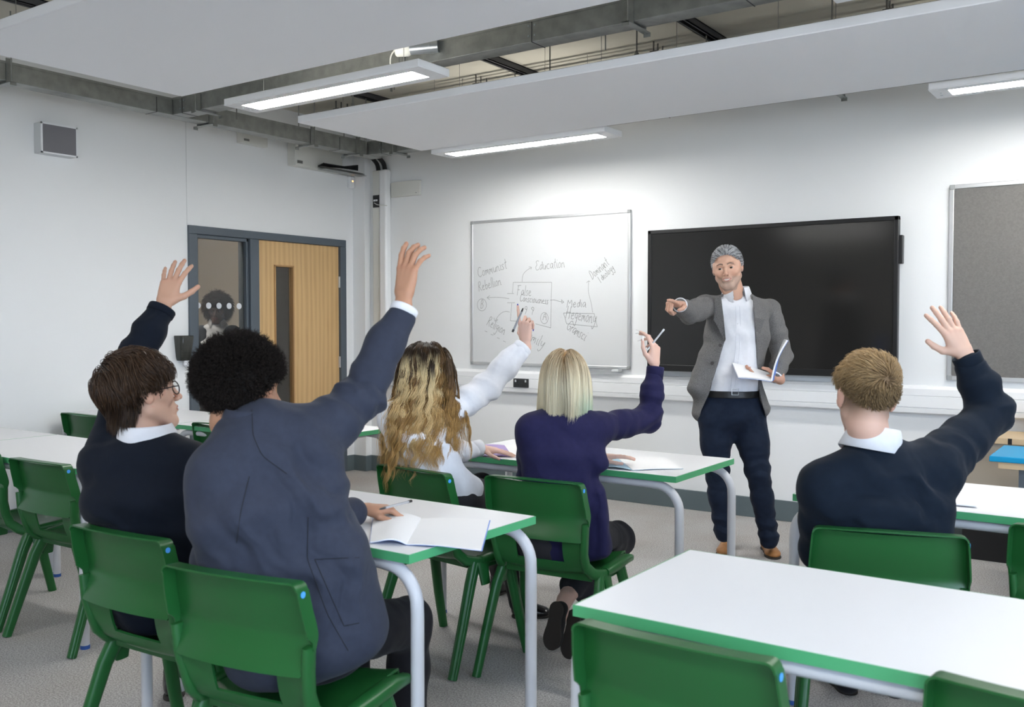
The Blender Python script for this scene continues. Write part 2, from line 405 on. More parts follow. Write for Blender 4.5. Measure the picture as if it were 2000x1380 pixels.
# junction boxes at high level near the corner
jb = empty('junction_box', (XL, 5.0, 2.84), 0, 'white junction box with small print high on the left wall, left of its larger neighbour', 'junction box')
box('box_case', (0, -.03, -.05), (.06, .24, .05), MOFFW, jb, bevel=.006)
box('box_print', (.06, -.005, -.03), (.0612, .05, -.012), MROD, jb)
jb = empty('junction_box', (XL, 5.6, 2.80), 0, 'larger white control box with wiring, high on the left wall by the corner', 'junction box')
box('box_case', (0, -.1, -.12), (.10, .45, .08), MOFFW, jb, bevel=.006)
box('box_print', (.10, -.08, -.10), (.1012, -.02, -.075), MROD, jb)
cb = empty('cable_basket', (XL+.16, 5.98, 2.67), 0, 'short dark perforated tray holding cables below the corner junction', 'cable tray')
bm = bmesh.new()
for k in range(3): bx(bm, (-.05, -.24, .012*k), (.05-.02*k, .26, .012*k+.003))
from_bm('tray_base', bm, MGALV, cb)
bm = bmesh.new()
for k in range(5): tube(bm, [(-.03+.015*k, -.25, .03+.004*k), (-.02+.012*k, 0, .05), (.0, .2, .05+.01*k)], .006, n=6)
from_bm('cables', bm, MBLACK, cb, smooth=True)
# ---------------------------------------------------------------- whiteboard
WBY = YF-.022
def board(name, x0, x1, z0, z1, face, fw, label, cat, rail_mat=MALU):
    r = empty(name, ((x0+x1)/2, YF, (z0+z1)/2), 0, label, cat)
    w_, h_ = (x1-x0)/2, (z1-z0)/2
    box('board_surface', (-w_+.004, -.016, -h_+.004), (w_-.004, 0, h_-.004), face, r)
    bm = bmesh.new()
    bx(bm, (-w_+fw, -.022, h_-fw), (w_-fw, 0, h_)); bx(bm, (-w_+fw, -.022, -h_), (w_-fw, 0, -h_+fw))
    bx(bm, (-w_, -.022, -h_+fw), (-w_+fw, 0, h_-fw)); bx(bm, (w_-fw, -.022, -h_+fw), (w_, 0, h_-fw))
    from_bm('board_frame', bm, rail_mat, r, bevel=.003)
    mcorn = M('corner_cap', (.33, .34, .34), .5)
    for sx_ in (-1, 1):
        for sz in (-1, 1): box('corner_cap', (sx_*w_, -.026, sz*h_), (sx_*(w_-fw-.004), 0, sz*(h_-fw-.004)), mcorn, r, bevel=.004)
    return r
wbx0, wbx1, wbz0, wbz1 = -4.845, -3.338, 1.005, 2.205
wb = board('whiteboard', wbx0, wbx1, wbz0, wbz1, M('whiteboard_enamel', (.63, .64, .65), .38), .022, 'wide whiteboard covered in handwritten notes and arrows, on the front wall', 'whiteboard')
pt = empty('pen_tray', (-3.70, YF-.03, wbz0-.012), 0, 'slim aluminium pen tray clipped under the whiteboard', 'pen tray')
bm = bmesh.new(); bx(bm, (-.30, -.05, -.004), (.30, .0, 0)); bx(bm, (-.30, -.052, -.004), (.30, -.049, .008)); from_bm('tray_channel', bm, MALU, pt)
box('tray_end', (.24, -.055, -.006), (.302, 0, .012), MGREYP, pt, bevel=.003)
# single-stroke handwriting
G = {
 'C': [[(.6, .85), (.4, 1), (.12, .8), (.05, .4), (.2, .05), (.45, 0), (.62, .15)]], 'R': [[(.1, 0), (.12, 1), (.45, .95), (.5, .7), (.15, .5), (.3, .4), (.6, 0)]],
 'F': [[(.15, 0), (.15, 1)], [(0, .95), (.6, 1)], [(.1, .52), (.45, .55)]], 'E': [[(.6, .9), (.3, 1), (.12, .8), (.35, .55), (.1, .35), (.15, .08), (.4, 0), (.65, .12)]],
 'M': [[(.05, 0), (.12, .9), (.4, .3), (.68, .95), (.75, 0)]], 'H': [[(.1, 0), (.15, 1)], [(.6, 0), (.6, 1)], [(0, .5), (.75, .55)]], 'G': [[(.6, .8), (.35, 1), (.08, .7), (.08, .25), (.35, 0), (.6, .2), (.6, .45), (.35, .42)]],
 'D': [[(.12, 0), (.15, 1), (.5, .85), (.6, .4), (.4, .05), (.05, 0)]], 'B': [[(.12, 0), (.14, 1), (.45, .9), (.42, .62), (.16, .52), (.52, .42), (.5, .08), (.1, 0)]], 'A': [[(0, 0), (.3, 1), (.62, 0)], [(.12, .38), (.5, .4)]],
 'I': [[(.2, 0), (.2, 1)]], '9': [[(.4, .5), (.15, .6), (.2, .9), (.42, .8), (.4, .5), (.35, 0)]],
 'a': [[(.42, .5), (.2, .58), (.04, .3), (.12, .02), (.38, .2), (.44, .55), (.44, .1), (.55, 0)]], 'b': [[(.08, 1), (.08, .05), (.35, 0), (.45, .3), (.3, .52), (.1, .4)]], 'c': [[(.42, .48), (.22, .56), (.05, .3), (.15, .02), (.45, .08)]],
 'd': [[(.4, .45), (.2, .52), (.04, .28), (.15, 0), (.4, .15), (.44, 1.05), (.44, .05)]], 'e': [[(.05, .28), (.4, .34), (.3, .56), (.08, .45), (.06, .12), (.25, 0), (.48, .1)]], 'g': [[(.42, .5), (.2, .58), (.05, .32), (.2, .1), (.4, .25), (.44, .52), (.4, -.3), (.2, -.5), (.02, -.3)]],
 'i': [[(.1, .55), (.12, 0), (.22, .05)], [(.1, .78), (.12, .8)]], 'l': [[(.1, 1.05), (.1, .05), (.2, 0)]], 'm': [[(.04, 0), (.05, .55), (.08, .35), (.22, .55), (.28, .05), (.3, .38), (.44, .55), (.52, 0)]],
 'n': [[(.04, 0), (.05, .55), (.08, .35), (.25, .56), (.38, .3), (.4, 0), (.48, .04)]], 'o': [[(.25, .55), (.06, .4), (.08, .08), (.3, 0), (.44, .25), (.36, .5), (.22, .55)]], 'r': [[(.05, 0), (.06, .55), (.1, .35), (.3, .55)]],
 's': [[(.36, .5), (.15, .55), (.1, .38), (.34, .18), (.26, 0), (.04, .06)]], 't': [[(.2, .95), (.18, .1), (.34, .02)], [(.02, .6), (.38, .64)]], 'u': [[(.05, .55), (.06, .1), (.24, 0), (.4, .2), (.42, .55), (.44, 0)]],
 'y': [[(.05, .55), (.12, .15), (.32, .1), (.44, .55)], [(.44, .55), (.38, -.25), (.18, -.48), (.02, -.3)]], 'k': [[(.08, 1), (.08, 0)], [(.4, .5), (.1, .25), (.42, 0)]]}
WD = {'m': .62, 'i': .26, 'l': .26, 'M': .9, 'H': .85, 't': .42, 'r': .36, 's': .44}
def ribbon(bm, pts, w, y):
    P = [Vector((p[0], p[1])) for p in pts]
    prev = None
    for i in range(len(P)):
        t_ = (P[min(i+1, len(P)-1)]-P[max(i-1, 0)]); t_ = t_.normalized() if t_.length > 0 else Vector((1, 0))
        nn_ = Vector((-t_.y, t_.x))*w/2
        cur = (bm.verts.new((P[i].x+nn_.x, y, P[i].y+nn_.y)), bm.verts.new((P[i].x-nn_.x, y, P[i].y-nn_.y)))
        if prev: bm.faces.new((prev[0], cur[0], cur[1], prev[1]))
        prev = cur
def smooth_line(p, k=2):
    p = [Vector(q) for q in p]
    for _ in range(k):
        if len(p) < 3: return p
        q = [p[0]]
        for a, c in zip(p, p[1:]): q += [a.lerp(c, .25), a.lerp(c, .75)]
        p = q+[p[-1]]
    return p
def bp2(x, y):
    p = at(x, y, 1, WBY); return Vector((p[0], p[2]))
def write(text, p0, p1, h, w=.0036, fit=True):
    a, c = bp2(*p0), bp2(*p1); u = (c-a); Lw = u.length; u.normalize(); v = Vector((-u.y, u.x))
    tot = sum(WD.get(ch, .55 if ch.islower() else .72) for ch in text); s = Lw/tot
    bm = bmesh.new(); cx = 0
    for ch in text:
        for st in G[ch]:
            pts = [a + u*((cx+q[0]+random.uniform(-.03, .03)+q[1]*.12)*s) + v*((q[1]+random.uniform(-.03, .03))*h) for q in smooth_line(st, 2 if len(st) > 2 else 0)]
            ribbon(bm, pts, w, -.0175)
        cx += WD.get(ch, .55 if ch.islower() else .72)
    return bm
def ink(bm):
    for v in bm.verts: v.co.x -= wb.location.x; v.co.z -= wb.location.z
    me_ = from_bm('handwriting', bm, MINK, wb)
for tx, a, c, h in (('Communist', (933, 542), (990, 524), .085), ('Rebellion', (934, 569), (979, 556), .08), ('Education', (1044, 528), (1103, 522), .08),
                    ('False', (1008, 576), (1037, 578), .08), ('Consciousness', (1014, 588), (1070, 594), .06), ('Religion', (949, 634), (984, 654), .085),
                    ('Media', (1106, 600), (1144, 600), .075), ('Hegemony', (1103, 621), (1163, 632), .10), ('Gramsci', (1104, 642), (1141, 666), .09),
                    ('Family', (1017, 655), (1060, 680), .09), ('Dominant', (1156, 546), (1190, 516), .075), ('Ideology', (1172, 553), (1200, 525), .055),
                    ('B', (937, 602), (945, 602), .075), ('A', (1059, 625), (1067, 626), .075), ('99', (1019, 612), (1045, 615), .07)):
    ink(write(tx, a, c, h))
def lines(*ls):
    bm = bmesh.new()
    for l in ls: ribbon(bm, [bp2(*q) for q in smooth_line(l, 2 if len(l) > 2 and l[0] != l[-1] or len(l) > 8 else 0)], .0031, -.0174)
    ink(bm)
def ell(cx, cy, rx, ry): return [(cx+rx*math.cos(k*PI/9), cy+ry*math.sin(k*PI/9)) for k in range(19)]
lines([(1000, 572), (1002, 551)], [(1002, 551), (1077, 551)], [(1077, 551), (1076, 580)], [(1076, 580), (1075, 640)], [(1075, 640), (1045, 632)], [(996, 626), (1010, 627)], [(996, 626), (999, 592)])
lines([(990, 573), (1003, 573)], [(990, 591), (1005, 591)])
lines([(1019, 550), (1020, 537), (1026, 529), (1037, 522)], [(1032, 521), (1038, 521), (1036, 526)])
lines([(994, 583), (975, 580), (950, 581)], [(956, 577), (950, 581), (956, 585)])
lines(ell(940.5, 595, 9, 12)); lines(ell(1062.5, 621, 7.5, 11))
lines([(1074, 586), (1082, 585), (1090, 588), (1100, 590)], [(1096, 585), (1101, 590), (1097, 593), (1096, 585)])
lines([(995, 609), (985, 607), (974, 614), (966, 627)], [(964, 620), (966, 628), (972, 624)])
lines([(1100, 611), (1160, 612)], [(1160, 612), (1166, 638)], [(1166, 638), (1106, 632)], [(1106, 632), (1100, 611)])
lines([(1157, 610), (1154, 590), (1148, 570), (1149, 548)], [(1145, 552), (1149, 548), (1152, 550)])
lines(*[[(946+12*k, 646+6.5*k), (951+12*k, 648+6.5*k)] for k in range(4)])
# ---------------------------------------------------------------- display screen
ms = M('display_glass', (.016, .0155, .015), .13, spec=.55)
sx0, sx1, sz0, sz1 = -3.155, -1.412, 1.008, 2.03
s = empty('display_screen', ((sx0+sx1)/2, YF, (sz0+sz1)/2), 0, 'large switched-off black flat screen mounted on the front wall', 'screen')
w_, h_ = (sx1-sx0)/2, (sz1-sz0)/2
bm = bmesh.new(); bx(bm, (-w_+.02, -.07, -h_+.02), (w_-.02, -.002, h_-.02)); from_bm('screen_casing', bm, MBLACK, s, bevel=.01)
bm = bmesh.new(); fw = .028
for a, c in (((-w_, h_-fw), (w_, h_)), ((-w_, -h_), (w_, -h_+.045)), ((-w_, -h_), (-w_+fw, h_)), ((w_-fw, -h_), (w_, h_))): bx(bm, (a[0], -.098, a[1]), (c[0], -.05, c[1]))
from_bm('bezel', bm, MBLACK, s, bevel=.004)
box('screen_panel', (-w_+fw, -.092, -h_+.045), (w_-fw, -.06, h_-fw), ms, s)
box('side_bracket', (w_-.005, -.08, h_-.30), (w_+.02, -.03, h_-.12), MBLACK, s, bevel=.004)
# ---------------------------------------------------------------- pin board
mfelt = M('grey_felt', (.185, .178, .168), .95, bump=.5, bscale=260, spec=.1, noise=.12, nscale=90)
pb = board('pin_board', -1.135, 1.29, 1.005, 2.205, mfelt, .026, 'grey felt pin board in an aluminium frame, right of the screen', 'notice board')
# ================================================================ ceiling services
def raft(x0, x1, y0, y1, z, label):
    r = empty('ceiling_raft', ((x0+x1)/2, (y0+y1)/2, z), 0, label, 'ceiling panel', 'suspended acoustic rafts')
    w_, d_ = (x1-x0)/2, (y1-y0)/2
    box('raft_panel', (-w_, -d_, 0), (w_, d_, .045), MRAFT, r, bevel=.004)
    bm = bmesh.new(); nx = max(2, int((x1-x0)/1.0))
    for i in range(nx+1):
        for yy in (-d_+.15, d_-.15):
            x = -w_+.25+(2*w_-.5)*i/nx; tube(bm, [(x, yy, .045), (x, yy, ZC-z)], .0015, n=4)
    from_bm('hanging_wire', bm, MROD, r)
raft(-4.55, .6, 4.15, 5.35, 2.62, 'long white ceiling raft nearest the front wall, above the screen')
raft(-4.55, .6, 2.10, 3.30, 2.62, 'white ceiling raft over the seated pupils, upper left of the view')
raft(-4.55, .6, .05, 1.25, 2.62, 'white ceiling raft nearest the camera, in the top left corner')
MDIFF = M('lit_diffuser', (1, 1, 1), .5, emis=(1, .985, .95, LAMP))
MUP = M('lit_uplight', (1, 1, 1), .5, emis=(1, .97, .90, LAMP*.10))
def light(x0, y0, label, L_=1.46, cable=False):
    r = empty('ceiling_light', (x0+L_/2, y0+.12, 2.60), 0, label, 'ceiling light', 'linear luminaires')
    bm = bmesh.new(); h = L_/2
    bx(bm, (-h, -.12, .004), (h, .12, .040))
    from_bm('light_housing', bm, MWHITE, r, bevel=.004)
    bm = bmesh.new()
    for a, c in (((-h, -.12), (h, -.065)), ((-h, .065), (h, .12)), ((-h, -.065), (-h+.09, .065)), ((h-.09, -.065), (h, .065))): bx(bm, (a[0], a[1], 0), (c[0], c[1], .006))
    from_bm('light_bezel', bm, MWHITE, r, bevel=.0015)
    box('uplight_diffuser', (-h+.1, -.09, .040), (h-.1, .09, .043), MUP, r)
    box('diffuser', (-h+.09, -.065, .0005), (h-.09, .065, .004), MDIFF, r)
    bm = bmesh.new()
    for x in (-h+.2, h-.2):
        tube(bm, [(x, 0, .04), (x, 0, ZC-2.6)], .002, n=4)
    from_bm('hanging_wire', bm, MROD, r)
    cyl_ = bmesh.new(); cyl(cyl_, (-h+.04, .035, -.001), .007, .004, n=12); cyl(cyl_, (-h+.045, -.02, -.001), .004, .004, n=12); from_bm('light_sensor', cyl_, MGREYP, r)
    return r
light(-4.47, 3.52, 'lit linear ceiling light below the cable tray, cable loop at its right end')
light(-4.50, 5.40, 'lit linear ceiling light in front of the wall above the whiteboard')
light(-1.09, 5.44, 'lit linear ceiling light at the right edge above the pin board')
light(-1.09, 3.52, 'linear ceiling light of the middle row at the right, just above the view')
for x, y, t_ in ((-4.47, -.5, 'at the left'), (-1.09, -.5, 'at the right')):
    light(x, y, 'added linear ceiling light, out of view over the rear seats, %s' % t_)  # invented luminaires behind the view, adding light to the room
# cable tray runs: lidded galvanised trunking
def tray(name, p, q, w_, z0, h_, label, brk, seams=()):
    ax = 0 if abs(q[0]-p[0]) > abs(q[1]-p[1]) else 1
    r = empty(name, (p[0], p[1], z0), 0, label, 'cable trunking', 'galvanised cable trunking')
    Ln = q[ax]-p[ax]
    def P_(s, o, z): return (s, o, z) if ax == 0 else (o, s, z)
    bm = bmesh.new(); bx(bm, P_(0, -w_/2, 0), P_(Ln, w_/2, h_)); from_bm('trunking_body', bm, MGALV, r, bevel=.003)
    for off in (-w_/2-.004, w_/2+.001):
        bm = bmesh.new(); bx(bm, P_(0, off, h_-.012), P_(Ln, off+.003, h_+.002)); from_bm('trunking_lip', bm, MGALV, r)
    for s in brk:
        bm = bmesh.new()
        for o_ in (-w_/2-.006, w_/2+.002):
            bx(bm, P_(s-.018, o_, -.012), P_(s+.018, o_+.004, h_+.02))
        bx(bm, P_(s-.018, -w_/2-.05, -.014), P_(s+.018, w_/2+.05, -.010))
        bx(bm, P_(s-.018, -w_/2-.05, -.03), P_(s+.018, -w_/2-.047, -.010)); bx(bm, P_(s-.018, w_/2+.047, -.03), P_(s+.018, w_/2+.05, -.010))
        for o_ in (-w_/2-.03, w_/2+.03): tube(bm, [P_(s, o_, -.02), P_(s, o_, ZC-z0)], .004, n=6)
        from_bm('hanger_bracket', bm, MGALV, r)
    for s in seams:
        bm = bmesh.new(); bx(bm, P_(s-.002, -w_/2-.002, -.002), P_(s+.002, w_/2+.002, h_+.002)); from_bm('trunking_joint', bm, MDARKM, r)
        bm = bmesh.new()
        for a_ in (-.018, .018):
            for z in (.03, h_-.03): cyl(bm, P_(s+a_, -w_/2-.002, z), .005, .004, axis=1 if ax == 0 else 0, n=8)
        from_bm('rivets', bm, MGALVL, r)
    return r
TZ = 2.755
tray('cable_trunking', (-5.60, -1.5), (-5.60, 6.0), .12, TZ, .11, 'galvanised trunking run above the left wall', [4.35-.0, 5.75, 6.7, 2.6, 7.2], [5.32, 5.75, 7.0])
tray('cable_trunking', (-5.532, 4.0), (2.9, 4.0), .12, TZ, .11, 'galvanised trunking run crossing the ceiling between the two large rafts', [.28, 2.05, 3.45, 4.9, 6.4], [.10, 2.9, 4.0])
tray('cable_trunking', (-5.532, 5.88), (2.9, 5.88), .12, TZ, .11, 'galvanised trunking run along the front wall behind the ceiling raft', [.3, 2.0, 3.85, 5.9], [.15, 2.7])
# ceiling purlin channels (run towards the front wall), pipes along x
for k, x in enumerate((-5.2, -3.78, -2.36, -.94)):
    r = empty('ceiling_channel', (x, 1.0, ZC), 0, 'dark steel channel fixed to the ceiling, %s' % ('nearest the left wall', 'above the whiteboard end of the raft', 'above the screen', 'above the pin board')[k], 'steel channel', 'ceiling channels')
    bm = bmesh.new(); bx(bm, (-.03, 0, -.045), (-.024, 5.3, 0)); bx(bm, (.024, 0, -.045), (.03, 5.3, 0)); bx(bm, (-.03, 0, -.006), (.03, 5.3, 0)); bx(bm, (-.03, 0, -.045), (-.014, 5.3, -.04)); bx(bm, (.014, 0, -.045), (.03, 5.3, -.04))
    from_bm('channel', bm, MDARKM, r)
    bm = bmesh.new()
    for y in (3.2, 4.45): tube(bm, [(.0, y, -.04), (0, y, -.42)], .004, n=6)
    from_bm('threaded_rod', bm, MROD, r)
MPIPE = M('grey_pipe', (.16, .155, .145), .5, metal=.4)
for k, (y, r_) in enumerate(((5.50, .016), (5.56, .011), (5.63, .02))):
    bm = bmesh.new(); tube(bm, [(-6.0, y, 3.07+.012*(k % 2)), (2.9, y, 3.07+.012*(k % 2))], r_, n=10)
    for x in np.arange(-5.6, 2.8, 1.42):
        tube(bm, [(x, y, 3.07+.012*(k % 2)), (x+.05, y, 3.07+.012*(k % 2))], r_*1.35, n=10); tube(bm, [(x+.02, y, 3.08), (x+.02, y, ZC)], .006, n=6)
    tag(from_bm('ceiling_pipe', bm, MPIPE, smooth=True), 'thin grey pipe above the front raft, %s' % ('nearest the camera of three', 'middle of three', 'closest to the wall of three')[k], 'pipe', 'ceiling pipes')
for k, (x, y) in enumerate(((-4.9, 5.0), (-4.3, 4.75), (-3.3, 5.15), (-2.6, 5.0), (-1.5, 5.1))):
    bm = bmesh.new(); tube(bm, [(x, y, ZC), (x, y, 2.93)], .005, n=6); tube(bm, [(x-.012, y, 2.93), (x+.012, y, 2.93)], .008, n=8); tube(bm, [(x, y, 2.95), (x, y, 2.9)], .008, n=8)
    tag(from_bm('drop_rod', bm, MROD, smooth=True), 'steel drop rod above the front raft, %s' % ('leftmost of five', 'second from left of five', 'middle of five', 'fourth from left of five', 'rightmost of five')[k], 'rod', 'drop rods')
# microphone-like sensor on the tray with its flex
se = empty('ceiling_sensor', (-3.39, 3.86, 2.825), 0, 'white drum sensor in a shiny metal sleeve beside the cable tray, white flex hanging', 'sensor')
bm = bmesh.new(); tube(bm, [(.17, .07, .005), (.03, 0, 0)], .036, n=20); tube(bm, [(.13, .05, .004), (.125, .047, .004)], .039, n=20); from_bm('metal_sleeve', bm, MGALVL, se, smooth=True)
bm = bmesh.new(); tube(bm, [(.035, .002, 0), (.02, -.005, 0), (-.035, -.03, -.0), (-.042, -.034, 0)], [.036, .043, .043, .036], n=20); from_bm('sensor_drum', bm, MOFFW, se, smooth=True)
bm = bmesh.new(); P = smooth_line([Vector((-.04, -.035, .0)), Vector((-.075, -.045, -.04)), Vector((-.05, -.06, -.13)), Vector((.05, -.10, -.19)), Vector((.16, -.13, -.17)), Vector((.20, -.15, -.12))], 2)
tube(bm, P, .0045, n=6); from_bm('flex_cable', bm, MOFFW, se, smooth=True)
# ================================================================ tables
MTOP = M('white_laminate', (.73, .735, .755), .34, spec=.45)
MEDGE = M('green_edge', (.075, .36, .155), .4)
MLEG = M('light_grey_steel', (.56, .57, .60), .35, spec=.5)
MCAPB = M('blue_foot_cap', (.03, .10, .35), .5)
TH = .76
def make_table(x0, y0, label, L_=1.2, D_=.6, inl=0, inr=0):
    r = empty('classroom_table', (x0+L_/2, y0+D_/2, 0), 0, label, 'table', 'classroom tables')
    w_, d_ = L_/2, D_/2
    box('tabletop', (-w_+.003, -d_+.003, TH-.025), (w_-.003, d_-.003, TH), MTOP, r, bevel=.0012)
    bm = bmesh.new()
    for a, c in (((-w_, -d_), (w_, -d_+.003)), ((-w_, d_-.003), (w_, d_)), ((-w_, -d_+.003), (-w_+.003, d_-.003)), ((w_-.003, -d_+.003), (w_, d_-.003))):
        bx(bm, (a[0], a[1], TH-.025), (c[0], c[1], TH-.0006))
    from_bm('edge_band', bm, MEDGE, r)
    rr = .019
    for sy in (-1, 1):
        y = sy*(d_-.03)
        for sx_ in (-1, 1):
            ins = inl if sx_ < 0 else inr; bm = bmesh.new(); xe = sx_*(w_+.002-ins); zt = TH-.025-.02
            P = [(sx_*.0, y, zt), (sx_*(w_-.16-ins), y, zt), (sx_*(w_-.12-ins), y, zt)]
            for k in range(1, 9):
                a = k/9*PI/2; P.append((sx_*(w_-.10-ins)+sx_*.102*math.sin(a), y, zt-.102*(1-math.cos(a))))
            P += [(xe, y, zt-.12), (xe, y, .4), (xe, y, .012)]
            tube(bm, P, [.016, .016, .017]+[rr]*(len(P)-3), n=12, up=(0, 1, 0), flat=.95)
            o = from_bm('leg', bm, MLEG, r, smooth=True)
            bm = bmesh.new(); cyl(bm, (xe, y, .008), .0195, .016, n=12); from_bm('foot_cap', bm, MCAPB, o, smooth=True)
    for sx_ in (-1, 1):
        bm = bmesh.new(); bx(bm, (sx_*(w_-.17)-.015, -d_+.03, TH-.06), (sx_*(w_-.17)+.015, d_-.03, TH-.03)); from_bm('cross_rail', bm, MLEG, r)
    return r
make_table(-2.78, 3.385, 'classroom table in the front row where the two girls sit, exercise books on it')
make_table(-1.085, 3.285, 'classroom table in the front row at the right, in front of the fair-haired boy')
make_table(-4.85, 3.42, 'classroom table of the far left row standing before the door', inl=.023)
make_table(-6.055, 3.42, 'classroom table of the far left row tucked against the left wall', inr=.023)
make_table(-2.82, 1.85, 'classroom table of the middle row with an open exercise book hanging over its end')
make_table(-4.905, 2.15, 'classroom table at the left with empty green chairs pushed in along it', inl=.028)
make_table(-6.11, 2.15, 'classroom table cut by the left edge of the view, against the left wall', inr=.028)
make_table(-1.045, 1.725, 'large bare classroom table in the foreground at the lower right')
# ================================================================ one-piece polypropylene chairs
MCH = M('green_polypropylene', (.013, .098, .023), .32, spec=.5, bump=.06, bscale=900)
MDOT = M('blue_size_dot', (.08, .35, .85), .4)
def rows_interp(keys, n):
    K = np.array(keys, float); s = np.linspace(0, len(K)-1, n); i = np.clip(s.astype(int), 0, len(K)-2); f = (s-i)[:, None]
    P0 = K[np.clip(i-1, 0, len(K)-1)]; P1 = K[i]; P2 = K[i+1]; P3 = K[np.clip(i+2, 0, len(K)-1)]
    return .5*((2*P1)+(P2-P0)*f+(2*P0-5*P1+4*P2-P3)*f**2+(3*P1-P0-3*P2+P3)*f**3)
def sheet(rows, nu, bow, th, skip=None):
    "rows of (y, z, halfwidth); bow(i,u) -> (dy, dz); closed double-sided shell, thickness th"
    n = len(rows); bm = bmesh.new()
    P = np.zeros((n, nu, 3))
    for i, (y, z, hw) in enumerate(rows):
        for j in range(nu):
            u = -1+2*j/(nu-1); dy, dz = bow(i/(n-1), u); P[i, j] = (u*hw, y+dy, z+dz)
    T = np.gradient(P, axis=0); S = np.gradient(P, axis=1); N_ = np.cross(S, T); N_ /= np.linalg.norm(N_, axis=2, keepdims=True)+1e-9
    A = [[bm.verts.new(P[i, j]) for j in range(nu)] for i in range(n)]
    B = [[bm.verts.new(P[i, j]+N_[i, j]*th) for j in range(nu)] for i in range(n)]
    cells = [(i, j) for i in range(n-1) for j in range(nu-1) if not (skip and skip(i/(n-1), j/(nu-2)*2-1))]
    cs = set(cells)
    for i, j in cells:
        bm.faces.new((A[i][j], A[i][j+1], A[i+1][j+1], A[i+1][j])); bm.faces.new((B[i][j], B[i+1][j], B[i+1][j+1], B[i][j+1]))
        for (di, dj, a, c) in ((-1, 0, (i, j), (i, j+1)), (1, 0, (i+1, j), (i+1, j+1)), (0, -1, (i, j), (i+1, j)), (0, 1, (i, j+1), (i+1, j+1))):
            if (i+di, j+dj) not in cs: bm.faces.new((A[a[0]][a[1]], B[a[0]][a[1]], B[c[0]][c[1]], A[c[0]][c[1]]))
    for v in [v for v in bm.verts if not v.link_faces]: bm.verts.remove(v)
    return bm
def beam(bm, pts, sizes, up):
    "rounded-rect section beam: sizes (half a, half b) per point"
    P = [Vector(p) for p in pts]; rings = []; m = len(P)
    for i in range(m):
        t_ = (P[min(i+1, m-1)]-P[max(i-1, 0)]).normalized(); u = Vector(up); u = (u-t_*u.dot(t_)).normalized(); w_ = t_.cross(u)
        a, b_ = sizes[i]; q = []
        for cx, cy in ((1, .45), (.8, .8), (.45, 1), (-.45, 1), (-.8, .8), (-1, .45), (-1, -.45), (-.8, -.8), (-.45, -1), (.45, -1), (.8, -.8), (1, -.45)):
            q.append(bm.verts.new(P[i]+u*a*cx+w_*b_*cy))
        rings.append(q)
    for a, c in zip(rings, rings[1:]):
        for k in range(12): bm.faces.new((a[k], a[(k+1) % 12], c[(k+1) % 12], c[k]))
    bm.faces.new(rings[0][::-1]); bm.faces.new(rings[-1])
